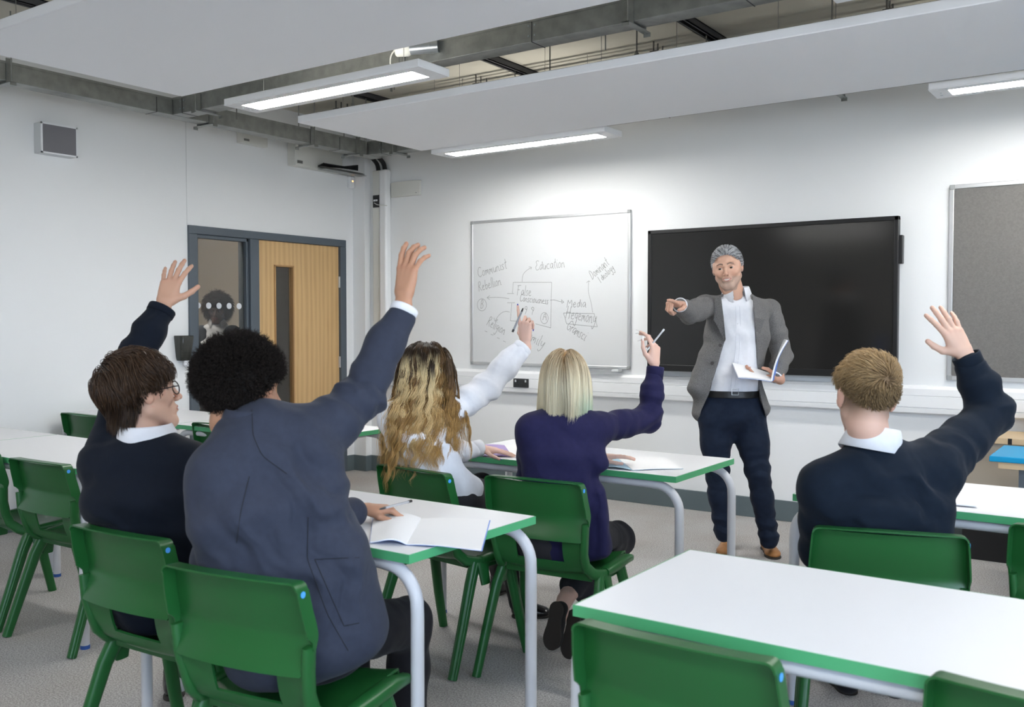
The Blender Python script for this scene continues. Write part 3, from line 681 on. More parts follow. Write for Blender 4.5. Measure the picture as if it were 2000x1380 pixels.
def make_chair(name='classroom_chair'):
    r = empty(name, (0, 0, 0), 0, 'chair', 'chair', 'green classroom chairs')
    # back: top to the lumbar bulge (origin under the top of the back, +y forward)
    # (y, z, halfwidth)
    back = rows_interp([(0, .775, .196), (.012, .72, .201), (.026, .672, .205), (.031, .645, .205), (.022, .61, .203), (.008, .578, .196), (.002, .560, .186)], 22)
    def bowb(s, u): return (.030*abs(u)**2.2*(1-s*.4) , 0)
    o = from_bm('backrest', sheet(back, 17, bowb, -.006), MCH, r, smooth=True, auto=50)
    # wrap-round rim of the back: flat band going backwards
    bm = bmesh.new()
    per = []
    for s in np.linspace(.62, .06, 12):
        i = s*(len(back)-1); y, z, hw = back[int(i)]; per.append((-hw-.002, y+bowb(s, 1)[0], z))
    for k in range(5):
        a = PI/2*k/4; y, z, hw = back[0]; per.append((-hw+.012-.014*math.cos(a), y+.028, z-.008+.012*math.sin(a)))
    for u in np.linspace(-.88, .88, 13): y, z, hw = back[0]; per.append((u*hw, y+bowb(0, u)[0], z+.004+.006*(1-u*u)))
    for k in range(5):
        a = PI/2*(1-k/4); y, z, hw = back[0]; per.append((hw-.012+.014*math.cos(a), y+.028, z-.008+.012*math.sin(a)))
    for s in np.linspace(.06, .62, 12):
        i = s*(len(back)-1); y, z, hw = back[int(i)]; per.append((hw+.002, y+bowb(s, 1)[0], z))
    per = [Vector(p) for p in per]; m = len(per); cen = Vector((0, .03, .64)); A, B, Cc, Dd = [], [], [], []
    for i, p in enumerate(per):
        t_ = (per[min(i+1, m-1)]-per[max(i-1, 0)]).normalized(); out = t_.cross(Vector((0, 1, 0))).normalized()
        if out.dot(p-cen) < 0: out = -out
        ends = min(1, min(i, m-1-i)/3); dpt = .012+.031*ends
        A.append(bm.verts.new(p+Vector((0, .003, 0))-out*.001)); B.append(bm.verts.new(p+out*.004+Vector((0, -.001, 0))))
        Cc.append(bm.verts.new(p+out*.006+Vector((0, -dpt, 0)))); Dd.append(bm.verts.new(p+out*.0015+Vector((0, -dpt, 0))))
    for i in range(m-1):
        for X, Y in ((A, B), (B, Cc), (Cc, Dd), (Dd, A)): bm.faces.new((X[i], X[i+1], Y[i+1], Y[i]))
    for i in (0, m-1): bm.faces.new((A[i], B[i], Cc[i], Dd[i]))
    from_bm('back_rim', bm, MCH, r, smooth=True, auto=38)
    # lower part: side struts round the slot, then the seat pan
    seat = rows_interp([(.046, .570, .184), (.054, .520, .181), (.066, .478, .182), (.092, .438, .190), (.14, .428, .200), (.22, .430, .204), (.31, .440, .204), (.385, .446, .200), (.425, .438, .194), (.440, .415, .188)], 34)
    def bows(s, u):
        e_ = abs(u)**3
        return (-.018*e_*(1-s) + (-.02*e_ if s > .9 else 0), (.012*e_ if s < .85 else -.006*e_) + (.0 if s < .3 else -.008*(1-u*u)))
    o = from_bm('seat', sheet(seat, 19, bows, -.007, skip=lambda s, u: s < .215 and abs(u) < .64), MCH, r, smooth=True, auto=50)
    for sx_ in (-1, 1):
        bm = bmesh.new()
        beam(bm, [(sx_*.200, .034, .63), (sx_*.195, .036, .565), (sx_*.187, .048, .51), (sx_*.187, .064, .465), (sx_*.196, .10, .432), (sx_*.212, .15, .418), (sx_*.222, .20, .42)],
             [(.010, .020), (.012, .019), (.013, .019), (.014, .020), (.016, .021), (.016, .022), (.012, .02)], (1, 0, 0))
        from_bm('side_strut', bm, MCH, r, smooth=True, auto=50)
        # boxy shoulder over the legs
        bm = bmesh.new()
        beam(bm, [(sx_*.214, .165, .426), (sx_*.218, .24, .43), (sx_*.217, .34, .438), (sx_*.208, .425, .425)], [(.022, .016), (.024, .020), (.024, .020), (.018, .014)], (1, 0, 0))
        beam(bm, [(sx_*.222, .17, .42), (sx_*.236, .175, .33)], [(.008, .030), (.009, .022)], (1, 0, 0))
        from_bm('seat_shoulder', bm, MCH, r, smooth=True, auto=50)
        for nm, P, S in (('leg', [(sx_*.205, .150, .43), (sx_*.219, .105, .34), (sx_*.231, .045, .17), (sx_*.240, -.015, .0)], [(.016, .026), (.0165, .024), (.0155, .021), (.015, .019)]),
                         ('leg', [(sx_*.212, .31, .43), (sx_*.226, .335, .34), (sx_*.240, .37, .17), (sx_*.250, .41, .0)], [(.016, .026), (.0165, .024), (.0155, .021), (.015, .019)])):
            bm = bmesh.new(); beam(bm, P, S, (1, 0, 0))
            sgn = -1
            # raised ridge along the outer face
            Q = [Vector(p)+Vector((sx_*.013, 0, 0)) for p in P]
            beam(bm, Q, [(.006, .007)]*4, (1, 0, 0))
            for v in bm.verts:
                if v.co.z < .012: v.co.z = max(v.co.z, 0)
            from_bm(nm, bm, MCH, r, smooth=True, auto=50)
    # under-seat apron
    bm = bmesh.new()
    ap = [(-.20, .15, .415), (-.20, .35, .42), (.20, .35, .42), (.20, .15, .415)]
    from_bm('seat_apron', (lambda b_: (bx(b_, (-.185, .12, .395), (.185, .128, .43)), bx(b_, (-.185, .36, .40), (.185, .368, .435)), bx(b_, (-.205, .17, .385), (-.195, .37, .43)), bx(b_, (.195, .17, .385), (.205, .37, .43)), b_)[-1])(bm), MCH, r, bevel=.002)
    bm = bmesh.new(); cyl(bm, (.2065, -.006+.012, .757), .0075, .0016, axis=0, n=16); bmesh.ops.translate(bm, verts=bm.verts[:], vec=(0, 0, 0))
    st = from_bm('size_dot', bm, MDOT, r)
    return r
first = make_chair(); note_kids(first)
chairs = [
 (-.745, 1.575, 0, 'empty green chair under the near edge of the large foreground table, back nearest the camera'),
 (-2.395, 1.51, 3, 'green chair of the pupil with glasses, left of the dark blazer pupil'),
 (-1.785, 1.41, 9, 'green chair the pupil in the dark blazer sits on'),
 (-2.46, 2.83, -7, 'green chair of the girl with long wavy hair'),
 (-1.93, 2.90, 5, 'green chair of the girl with the straight blonde bob'),
 (-.635, 2.745, 16, 'green chair of the fair-haired boy at the right, behind the foreground table'),
 (-.17, 3.05, -4, 'empty green chair cut by the right edge behind the foreground table'),
 (-.12, 1.66, -4, 'empty green chair in the bottom right corner, only its top showing'),
 (-3.88, 2.09, 2, 'empty green chair at the left table, beside the pupil with glasses'),
 (-4.45, 2.12, -8, 'empty green chair cut by the left edge of the view'),
 (-5.62, 3.30, 0, 'empty green chair near the left wall behind the pupil with glasses'),
 (-4.44, 3.42, 0, 'empty green chair in front of the door, behind the dark blazer pupil'),
]
chair_of = {}
for i, (x, y, rz, lab) in enumerate(chairs):
    o = first if i == 0 else copy_tree(first)
    o.location = (x, y, 0); o.rotation_euler.z = math.radians(rz); o['label'] = lab
    chair_of[i] = o
# ================================================================ organic modelling: implicit surfaces meshed by surface nets
A_ = np.array
def unit(v):
    v = np.asarray(v, float); return v/(np.linalg.norm(v, axis=-1, keepdims=True)+1e-12)
def vn(p, sc, seed=0):
    "smooth value noise in [-1,1] at points p (n,3)"
    q = np.asarray(p, float)*sc+seed*17.3; i = np.floor(q).astype(np.int64); f = q-i; f = f*f*(3-2*f); out = 0
    for dx in (0, 1):
        for dy in (0, 1):
            for dz in (0, 1):
                h = ((i[..., 0]+dx)*73856093) ^ ((i[..., 1]+dy)*19349663) ^ ((i[..., 2]+dz)*83492791)
                h = (h*2654435761) & 0xffffffff; h = ((h ^ (h >> 15))*2246822519) & 0xffffffff; h = (h ^ (h >> 13)) & 0xffffffff
                w_ = (f[..., 0] if dx else 1-f[..., 0])*(f[..., 1] if dy else 1-f[..., 1])*(f[..., 2] if dz else 1-f[..., 2])
                out = out+w_*(h/2147483648.-1)
    return out
class Sdf:
    def __init__(s, h): s.h = h; s.ops = []
    def add(s, fn, lo, hi, k=0., mode='u'): s.ops.append((fn, A_(lo, float), A_(hi, float), k, mode)); return s
    def cone(s, a, b, ra, rb, k=.01, mode='u'):
        a, b = A_(a, float), A_(b, float); r = max(ra, rb); ba = b-a; L2 = ba@ba+1e-12
        def fn(X, Y, Z):
            t = np.clip(((X-a[0])*ba[0]+(Y-a[1])*ba[1]+(Z-a[2])*ba[2])/L2, 0, 1)
            return np.sqrt((X-a[0]-t*ba[0])**2+(Y-a[1]-t*ba[1])**2+(Z-a[2]-t*ba[2])**2)-(ra+(rb-ra)*t)
        return s.add(fn, np.minimum(a, b)-r, np.maximum(a, b)+r, k, mode)
    def chain(s, pts, rad, k=.012, k0=None):
        for i in range(len(pts)-1): s.cone(pts[i], pts[i+1], rad[i], rad[i+1], k if (i or k0 is None) else k0)
        return s
    def ell(s, c, r, Rm=None, k=.01, mode='u'):
        c, r = A_(c, float), A_(r, float); Rm = np.eye(3) if Rm is None else Rm; m = r.min(); R_ = r.max()
        def fn(X, Y, Z):
            x, y, z = X-c[0], Y-c[1], Z-c[2]
            u = (x*Rm[0, 0]+y*Rm[1, 0]+z*Rm[2, 0])/r[0]; v = (x*Rm[0, 1]+y*Rm[1, 1]+z*Rm[2, 1])/r[1]; w_ = (x*Rm[0, 2]+y*Rm[1, 2]+z*Rm[2, 2])/r[2]
            k0 = np.sqrt(u*u+v*v+w_*w_); k1 = np.sqrt((u/r[0])**2+(v/r[1])**2+(w_/r[2])**2)+1e-9
            return k0*(k0-1)/k1
        return s.add(fn, c-R_, c+R_, k, mode)
    def secs(s, S, infl=0., k=.02, mode='u'):
        "S: list of (centre, right vector, half width, half depth[, power])"
        for A, B in zip(S, S[1:]):
            a, b = A_(A[0], float), A_(B[0], float); ax = b-a; L = np.linalg.norm(ax); ax = ax/L
            ra, rb = unit(A[1]), unit(B[1]); wa, wb = A[2]+infl, B[2]+infl; da, db = A[3]+infl, B[3]+infl
            rm = unit(ra+rb); rm = unit(rm-ax*(rm@ax)); dm = np.cross(ax, rm); e_ = min(wa, da, wb, db)
            def fn(X, Y, Z, a=a, b=b, ax=ax, L=L, rm=rm, dm=dm, wa=wa, wb=wb, da=da, db=db, e_=e_):
                x, y, z = X-a[0], Y-a[1], Z-a[2]; h = x*ax[0]+y*ax[1]+z*ax[2]; t = np.clip(h/L, 0, 1); ex = h-t*L
                w_ = wa+(wb-wa)*t; d_ = da+(db-da)*t; u = (x*rm[0]+y*rm[1]+z*rm[2])/w_; v = (x*dm[0]+y*dm[1]+z*dm[2])/d_; q = ex/(e_*.8)
                r4 = np.sqrt(np.sqrt((u*u)**1.25+(v*v)**1.25+1e-12)**(1/1.25*1.)**1) if False else np.sqrt(u*u+v*v+q*q)
                g = np.sqrt((u/w_)**2+(v/d_)**2+(q/(e_*.8))**2)+1e-9
                return r4*(r4-1)/g
            R_ = max(wa, wb, da, db)
            s.add(fn, np.minimum(a, b)-R_, np.maximum(a, b)+R_, k, mode)
        return s
    def build(s, lo=None, hi=None):
        h = s.h; us = [o for o in s.ops if o[4] == 'u']
        L = np.min([o[1] for o in us], 0)-3*h; Hh = np.max([o[2] for o in us], 0)+3*h
        if lo is not None: L = np.maximum(L, lo)
        if hi is not None: Hh = np.minimum(Hh, hi)
        n = np.ceil((Hh-L)/h).astype(int)+1; ax = [(L[i]+h*np.arange(n[i])).astype(np.float32) for i in range(3)]
        v = np.full(n, .15, np.float32)
        for fn, a, b, k, mode in s.ops:
            m = k+4*h; sl = []
            for i in range(3):
                i0 = max(0, int((a[i]-m-L[i])/h)); i1 = min(n[i], int((b[i]+m-L[i])/h)+2); sl.append(slice(i0, max(i1, i0)))
            if any(q.stop <= q.start for q in sl): continue
            sl = tuple(sl); X = ax[0][sl[0]][:, None, None]; Y = ax[1][sl[1]][None, :, None]; Z = ax[2][sl[2]][None, None, :]
            d = np.asarray(fn(X, Y, Z), np.float32); c = v[sl]
            if mode == 'u':
                if k > 0:
                    q = np.maximum(k-np.abs(c-d), 0)/k; v[sl] = np.minimum(c, d)-q*q*k*.25
                else: v[sl] = np.minimum(c, d)
            else:
                if k > 0:
                    q = np.maximum(k-np.abs(c+d), 0)/k; v[sl] = np.maximum(c, -d)+q*q*k*.25
                else: v[sl] = np.maximum(c, -d)
        return nets(v, L, h)
def nets(v, org, h):
    s = v < 0
    nx, ny, nz = [q-1 for q in v.shape]
    cor = [(i, j, k) for i in (0, 1) for j in (0, 1) for k in (0, 1)]
    cnt = sum(s[i:i+nx, j:j+ny, k:k+nz].astype(np.int8) for i, j, k in cor)
    I = np.argwhere((cnt > 0) & (cnt < 8))
    if len(I) == 0: return np.zeros((0, 3)), np.zeros((0, 4), np.int32)
    idx = -np.ones((nx, ny, nz), np.int32); idx[I[:, 0], I[:, 1], I[:, 2]] = np.arange(len(I))
    cv = np.stack([v[I[:, 0]+i, I[:, 1]+j, I[:, 2]+k] for i, j, k in cor], 1); C = A_(cor, float)
    acc = np.zeros((len(I), 3)); num = np.zeros(len(I))
    for a in range(8):
        for b in range(a+1, 8):
            if np.abs(C[a]-C[b]).sum() != 1: continue
            va, vb = cv[:, a], cv[:, b]; m = (va < 0) != (vb < 0)
            t = np.where(m, va/(va-vb+1e-12*(va == vb)), 0)
            acc += np.where(m[:, None], C[a]+t[:, None]*(C[b]-C[a]), 0); num += m
    P = org+h*(I+acc/num[:, None]); F = []
    for axx in range(3):
        o1, o2 = [(1, 2), (2, 0), (0, 1)][axx]
        sl0 = [slice(1, -1)]*3; sl0[axx] = slice(0, -1); sl1 = list(sl0); sl1[axx] = slice(1, None)
        a, b = s[tuple(sl0)], s[tuple(sl1)]; E = np.argwhere(a != b)
        if not len(E): continue
        fl = a[E[:, 0], E[:, 1], E[:, 2]]; base = E.copy()
        for q in range(3):
            if q != axx: base[:, q] += 1
        def g(d1, d2):
            c = base.copy(); c[:, o1] -= d1; c[:, o2] -= d2; return idx[c[:, 0], c[:, 1], c[:, 2]]
        q = np.stack([g(1, 1), g(0, 1), g(0, 0), g(1, 0)], 1); q[~fl] = q[~fl][:, ::-1]; F.append(q)
    F = np.concatenate(F); F = F[(F >= 0).all(1)]
    return P, F
def vnormals(P, F):
    n = np.cross(P[F[:, 2]]-P[F[:, 0]], P[F[:, 3]]-P[F[:, 1]]); N = np.zeros_like(P)
    for c in range(4): np.add.at(N, F[:, c], n)
    return unit(N)
def folds(P, N, specs, seed=0, base=.002):
    "cloth folds: specs of (centre, axis, radius, amplitude, waves per metre)"
    d = base*vn(P, 14, seed)+base*.6*vn(P, 32, seed+5)
    for c, a, r, amp, fq in specs:
        c = A_(c, float); a = unit(A_(a, float)); q = P-c; w_ = np.exp(-(q**2).sum(1)/r**2)
        ph = q@a*fq*2*PI+2.2*vn(P, 9, seed+2)+1.2*vn(P, 22, seed+3)
        sn = np.sin(ph); d = d+amp*w_*(np.sign(sn)*np.abs(sn)**1.5-.3)
    return P+N*d[:, None]
def relax(P, F, it=1):
    E = np.concatenate([F[:, [0, 1]], F[:, [1, 2]], F[:, [2, 3]], F[:, [3, 0]]]); 
    for _ in range(it):
        S_ = np.zeros_like(P); c = np.zeros(len(P))
        np.add.at(S_, E[:, 0], P[E[:, 1]]); np.add.at(c, E[:, 0], 1); np.add.at(S_, E[:, 1], P[E[:, 0]]); np.add.at(c, E[:, 1], 1)
        P = P*.5+.5*S_/np.maximum(c, 1)[:, None]
    return P
def cloth(name, sdf, mat, root, specs=(), seed=0, base=.002, lo=None, hi=None, it=1):
    P, F = sdf.build(lo, hi); P = relax(P, F, it); N = vnormals(P, F); P = folds(P, N, specs, seed, base)
    o = from_arrays(name, P-A_(root.location), F, mat, root); return o
# ---------------------------------------------------------------- hair strands
def strand_mesh(name, paths, rad, cols, mat, root, sides=3, extra=None):
    "paths (n,s,3); rad (n,) or (n,s); cols (n,s,3)"
    n, s, _ = paths.shape; T = unit(np.gradient(paths, axis=1)); ref = unit(RNG.normal(size=(n, 1, 3)))
    U = unit(np.cross(T, ref)); Wv = np.cross(T, U); tp = np.linspace(0, 1, s); taper = np.clip(1.15-tp**3, .15, 1)[None, :]
    r = (rad if np.ndim(rad) == 2 else np.asarray(rad)[:, None]*np.ones((n, s)))*taper
    ring = [paths+U*(r*math.cos(2*PI*k/sides))[..., None]+Wv*(r*math.sin(2*PI*k/sides))[..., None] for k in range(sides)]
    V = np.stack(ring, 2).reshape(-1, 3); b = (np.arange(n)[:, None]*s+np.arange(s-1)[None, :])*sides
    F = np.concatenate([np.stack([b+k, b+(k+1) % sides, b+sides+(k+1) % sides, b+sides+k], -1).reshape(-1, 4) for k in range(sides)])
    C = np.repeat(cols.reshape(-1, 3), sides, 0)
    if extra is not None:
        EV, EF, EC = extra; F = np.concatenate([F, EF+len(V)]); V = np.concatenate([V, EV]); C = np.concatenate([C, EC])
    return from_arrays(name, V-A_(root.location), F, mat, root, col=C)
def grow(roots, d0, length, steps, g=(0, 0, -1), gw=.15, noise=.0, nsc=20, coll=(), seed=0, wave=None, field=None, ramp=3.0, hug=None):
    "march strands; coll: list of (centre, radii, matrix, per strand offset)"
    p = roots.copy(); d = unit(d0); out = [p.copy()]; ds = (length/(steps-1))[:, None]; g = A_(g, float)
    for i in range(1, steps):
        dd = d+g*gw
        if field is not None: dd = dd+field(p, i/(steps-1))
        if noise:
            dd = dd+noise*np.stack([vn(p, nsc, seed+q) for q in (1, 2, 3)], 1)
        d = unit(dd); p = p+d*ds
        for c, r, Rm, off in coll:
            q = (p-c)@Rm; rr = r[None, :]+off[:, None]; k = np.sqrt(((q/rr)**2).sum(1)); m = k < 1
            if m.any():
                q[m] = q[m]/k[m][:, None]; p[m] = q[m]@Rm.T+c
        if hug is not None:
            c, r, Rm, lift, st = hug; q = (p-c)@Rm; rr = r[None, :]+lift[:, None]; k = np.sqrt(((q/rr)**2).sum(1)); m = (k > 1) & (q[:, 2] > -.07)
            q[m] = q[m]*(1-st+st/k[m])[:, None]; p[m] = q[m]@Rm.T+c
        out.append(p.copy())
        d = unit(.5*d+.5*unit(p-out[-2]))
    P = np.stack(out, 1)
    if wave is not None:
        amp, fq, ph, side, sd2 = wave; t = np.linspace(0, 1, steps)[None, :]; s_ = (length[:, None]*t)
        a = amp[:, None]*np.clip(t*ramp, 0, 1); P = P+side[:, None, :]*(a*np.sin(s_*fq[:, None]*2*PI+ph[:, None]))[..., None]+sd2[:, None, :]*(a*.8*np.cos(s_*fq[:, None]*2*PI+ph[:, None]))[..., None]
    return P
# ---------------------------------------------------------------- head
def frame(face, up=(0, 0, 1), roll=0.):
    "columns: right, forward, up"
    f = unit(A_(face, float)); r = unit(np.cross(f, A_(up, float))); u = np.cross(r, f)
    c, s_ = math.cos(roll), math.sin(roll); r, u = r*c+u*s_, u*c-r*s_
    return np.stack([r, f, u], 1)
def cv(r, u, f): return r*_R*1.+A_([0, 0, u])+f*unit(A_([_F[0], _F[1], 0]))
SKULL_C, SKULL_R = A_([0, -.012, .035]), A_([.077, .097, .087])
def head_mesh(c, Rm, s, neck_to, skin, lips=None, beard=None, brow=None, h=.0028, neck_r=.052, smile=0., ear=1.):
    S = Sdf(h); W = lambda *p: A_(c)+Rm@(A_(p, float)*s); m = lambda v: v*s
    def E(p, r, k=.01, mode='u'): S.ell(W(*p), A_(r)*s, Rm, k*s, mode)
    def K(a, b, ra, rb, k=.01, mode='u'): S.cone(W(*a), W(*b), ra*s, rb*s, k*s, mode)
    E(SKULL_C, SKULL_R-.004); E((0, .022, -.015), (.062, .068, .078), .03)
    for q in (-1, 1):
        K((q*.052, .005, -.05), (q*.018, .062, -.096), .020, .019, .03)
        E((q*.043, .056, -.020), (.021, .022, .020), .02)
        K((q*.046, .074, .022), (q*.012, .087, .017), .0075, .009, .012)
        E((q*.063, .03, .012), (.012, .03, .03), .02)
    K((-.01, .074, -.100), (.01, .074, -.100), .017, .017, .02)
    for q in (-1, 1): E((q*.031, .092, .001), (.017, .014, .0105), .010, 's')
    for q in (-1, 1):   # lids and under-eye
        E((q*.031, .0695, .001), (.0165, .0165, .0150), .002)
        E((q*.031, .0835, -.0005), (.0125, .0065, .0052), .002, 's')
    K((0, .086, .012), (0, .106, -.027), .0075, .0085, .010); E((0, .110, -.033), (.0095, .0095, .0085), .006)
    for q in (-1, 1): E((q*.0125, .098, -.0365), (.0068, .009, .0065), .005)
    E((0, .080, -.062), (.030, .016, .020), .012)
    sm = smile
    for z, r_, yy in ((-.0585, .0045, .0945), (-.069, .0055, .0925)):
        K((-.024-.003*sm, yy-.013, z+.006*sm), (-.008, yy, z), r_*.6, r_, .003); K((-.008, yy, z), (.008, yy, z), r_, r_, .003); K((.008, yy, z), (.024+.003*sm, yy-.013, z+.006*sm), r_, r_*.6, .003)
    K((-.022-.003*sm, .087, -.0635+.006*sm), (0, .1015, -.0638), .0012, .0018+.0015*sm, .002, 's'); K((.022+.003*sm, .087, -.0635+.006*sm), (0, .1015, -.0638), .0012, .0018+.0015*sm, .002, 's')
    if sm:
        for q in (-1, 1): K((q*.020, .090, -.040), (q*.035, .076, -.066), .0018, .0018, .008, 's'); E((q*.040, .066, -.028), (.016, .014, .013), .012)
    for q in (-1, 1):   # ears
        eR = Rm@np.array([[1, 0, 0], [0, .93, .36], [0, -.36, .93]]).T
        S.ell(W(q*(.0765+.010*(ear-1)), -.006, .0), A_([.010*ear**2, .018, .031*ear])*s, eR, .004*s); S.ell(W(q*.084, .001, .002), A_([.008, .010, .018])*s, eR, .003*s, 's')
        S.ell(W(q*.0755, .002, -.004), A_([.006, .008, .010])*s, Rm, .003*s)
    S.cone(W(0, -.030, -.045), W(0, -.022, -.085), .050*s, neck_r, .02); S.cone(W(0, -.022, -.085), neck_to, neck_r, neck_r*1.06, .02)
    P, F = S.build(); P = relax(P, F, 1)
    L = ((P-c)@Rm)/s; col = np.tile(A_(skin), (len(P), 1)); x, y, z = L.T; ax = np.abs(x)
    red = np.exp(-((ax-.045)**2/.018**2+(z+.025)**2/.02**2))*(y > .03)*.35+np.exp(-(ax**2/.012**2+(z+.033)**2/.012**2))*(y > .09)*.4+(ax > .072)*(np.abs(z) < .04)*.4
    col = col*(1-red[:, None]*A_([.0, .22, .25]))
    if lips is not None:
        w_ = ((np.abs(z+.064-.006*sm*(ax/.024)**2) < .0095*(1-(ax/.027)**2)) & (ax < .026) & (y > .076)); col[w_] = lips
    if smile:
        w_ = ((np.abs(z+.0638-.006*sm*(ax/.024)**2) < .0036*(1-(ax/.02)**2)) & (ax < .018) & (y > .08)); col[w_] = (.72, .68, .62)
    if beard is not None:
        b = (np.clip((-.045-z)/.012, 0, 1)*(y > .02)*(z > -.125)+(np.clip((ax-.060)/.006, 0, 1)*np.clip((.0-z)/.02, 0, 1)*(z > -.08)*np.clip((.030-y)/.01, 0, 1)*(y > -.0)))*(.6+.4*vn(P, 400, 3)); b = np.clip(b, 0, .5)
        lp = ((np.abs(z+.064-.006*sm*(ax/.024)**2) < .0085) & (ax < .025)); b[lp] = 0
        col = col*(1-b[:, None])+A_(beard)*b[:, None]
    if brow is not None:
        zc = .0260-.22*np.abs(ax-.028)-6*(ax-.028)**2; w_ = (ax > .011) & (ax < .047) & (np.abs(z-zc) < .0046-.05*np.abs(ax-.024)) & (y > .05); col[w_] = col[w_]*.25+A_(brow)*.75
    return P, F, np.clip(col, 0, 1)
def eyes(root, c, Rm, s, iris=(.05, .03, .02), look=(0, 1, 0)):
    look = unit(A_(look, float)); Bm = M('eye_white', (.70, .68, .66), .15); Im = M('eye_iris', iris, .1)
    for q in (-1, 1):
        W = A_(c)+Rm@(A_([q*.031, .0690, .0005])*s); n = 16; V = []; Fc = []; mi = []
        lw = Rm@unit(A_([look[0], look[1], look[2]])); fr = frame(lw, Rm[:, 2])
        for i in range(n+1):
            for j in range(2*n):
                a = PI*i/n; b = PI*j/n; loc = A_([math.sin(a)*math.cos(b), math.cos(a), math.sin(a)*math.sin(b)])*.0140*s; V.append(W+fr@loc-A_(root.location))
        for i in range(n):
            for j in range(2*n): Fc.append((i*2*n+j, i*2*n+(j+1) % (2*n), (i+1)*2*n+(j+1) % (2*n), (i+1)*2*n+j)); mi.append(1 if i < 3 else 0)
        o = from_arrays('eye', V, A_(Fc), [Bm, Im], root); o.data.polygons.foreach_set('material_index', mi)
# ---------------------------------------------------------------- hands
FL = [(.045, .027, .022), (.049, .031, .023), (.045, .029, .023), (.035, .021, .020)]
def hand_mesh(W, fdir, back, thumb_sign, s, fingers, thumb, forearm, skin, h=.0021, slim=1.0, wr=.026):
    Y = unit(A_(fdir, float)); Z = A_(back, float); Z = unit(Z-Y*(Z@Y)); X = thumb_sign*np.cross(Y, Z); Fm = np.stack([X, Y, Z], 1); W = A_(W, float)
    S = Sdf(h); T = lambda *p: W+Fm@(A_(p, float)*s); xs = [.027, .009, -.0095, -.0265]; ys = [.088, .092, .087, .079]; nails = []
    S.secs([(T(0, -.03, 0), X, wr*s*slim*1.02, .019*s*slim), (T(0, .012, 0), X, .028*s*slim, .017*s*slim)], 0, .015)
    S.cone(forearm, T(0, -.035, 0), .036*s*slim, .0245*s*slim, .02)
    S.ell(T(.001, .048, -.003), A_([.035*slim, .048, .0125])*s, Fm, .014)
    for i in range(4):
        S.cone(T(xs[i]*.55, .012, 0), T(xs[i], ys[i], 0), .0125*s*slim, .0105*s*slim, .010)
        sp, c1, c2, c3 = fingers[i]; sp = math.radians(sp); r = [.0098, .0088, .0080, .0070][0:4]; f = [1, 1.03, .98, .86][i]*slim
        p = T(xs[i], ys[i], 0); ang = 0.
        for j, (Ln, cu) in enumerate(zip(FL[i], (c1, c2, c3))):
            ang += math.radians(cu); d = Fm@A_([math.sin(sp)*math.cos(ang), math.cos(sp)*math.cos(ang), -math.sin(ang)]); q = p+d*Ln*s
            S.cone(p, q, r[j]*s*f, r[j+1]*s*f, .0035); p = q
        nz = Fm@A_([math.sin(sp)*math.sin(ang), math.cos(sp)*math.sin(ang), math.cos(ang)]); nails.append((p, d, nz, .0058*s*f))
    t0, t1, t2 = [A_(q, float) for q in thumb]; p = T(.020, .018, -.006); rr = (.0155, .0115, .0100, .0085)
    S.ell(T(.022, .035, -.011), A_([.015*slim, .028, .012])*s, Fm, .012)
    for j, (Ln, d) in enumerate(zip((.044, .033, .027), (t0, t1, t2))):
        d = Fm@unit(d); q = p+d*Ln*s; S.cone(p, q, rr[j]*s*slim, rr[j+1]*s*slim, .008 if j == 0 else .004); p = q
    nails.append((p, d, unit(np.cross(d, np.cross(Fm[:, 2], d))), .0066*s*slim))
    P, F = S.build(); P = relax(P, F, 1); col = np.tile(A_(skin), (len(P), 1))
    loc = ((P-W)@Fm)/s
    # paler palm side, pinker knuckles and finger ends
    kn = sum(np.exp(-((loc[:, 0]-xs[i])**2+(loc[:, 1]-ys[i])**2)/.009**2) for i in range(4))*(loc[:, 2] > 0)
    tipm = np.zeros(len(P))
    for p, d, nz, r in nails: tipm = np.maximum(tipm, np.exp(-((P-p)**2).sum(1)/(.012*s)**2))
    red = np.clip(.5*kn+.8*tipm, 0, 1)*.35; col = col*(1-red[:, None]*A_([0, .28, .28]))
    return P, F, np.clip(col, 0, 1), nails, T
def nail(root, nl, mat, s=1., long=0.):
    p, d, nz, r = nl; x = np.cross(d, nz); V, Fc = [], []
    L0, L1 = -.004*s, .006*s+long
    for i in range(7):
        t = i/6; yy = L0+(L1-L0)*t; w_ = r*.92*(1-.75*max(0, t-.45)/.55*(1 if long else .6)); lift = r*.98-.0004-(.10*long*t*t if long else 0)
        for j in range(5):
            u = -1+j/2; V.append(p+d*yy+x*u*w_+nz*(lift-.35*r*u*u)-A_(root.location))
    for i in range(6):
        for j in range(4): Fc.append((i*5+j, i*5+j+1, (i+1)*5+j+1, (i+1)*5+j))
    n0 = len(V); V += [v-nz*.0009 for v in V[:n0]]; Fc += [tuple(q+n0 for q in f[::-1]) for f in Fc[:24]]
    rim = [0, 1, 2, 3, 4, 9, 14, 19, 24, 29, 34, 33, 32, 31, 30, 25, 20, 15, 10, 5]
    for a, b in zip(rim, rim[1:]+rim[:1]): Fc.append((b, a, a+n0, b+n0))
    return from_arrays('fingernail', V, A_(Fc), mat, root)
def body(root, parts, skinmat):
    V, F, C = [], [], []; n = 0
    for P, f, c in parts: V.append(P); F.append(f+n); C.append(c); n += len(P)
    return from_arrays('body', np.concatenate(V)-A_(root.location), np.concatenate(F), skinmat, root, col=np.concatenate(C))
def coarse(S, skin):
    P, F = S.build(); return P, F, np.tile(A_(skin), (len(P), 1))
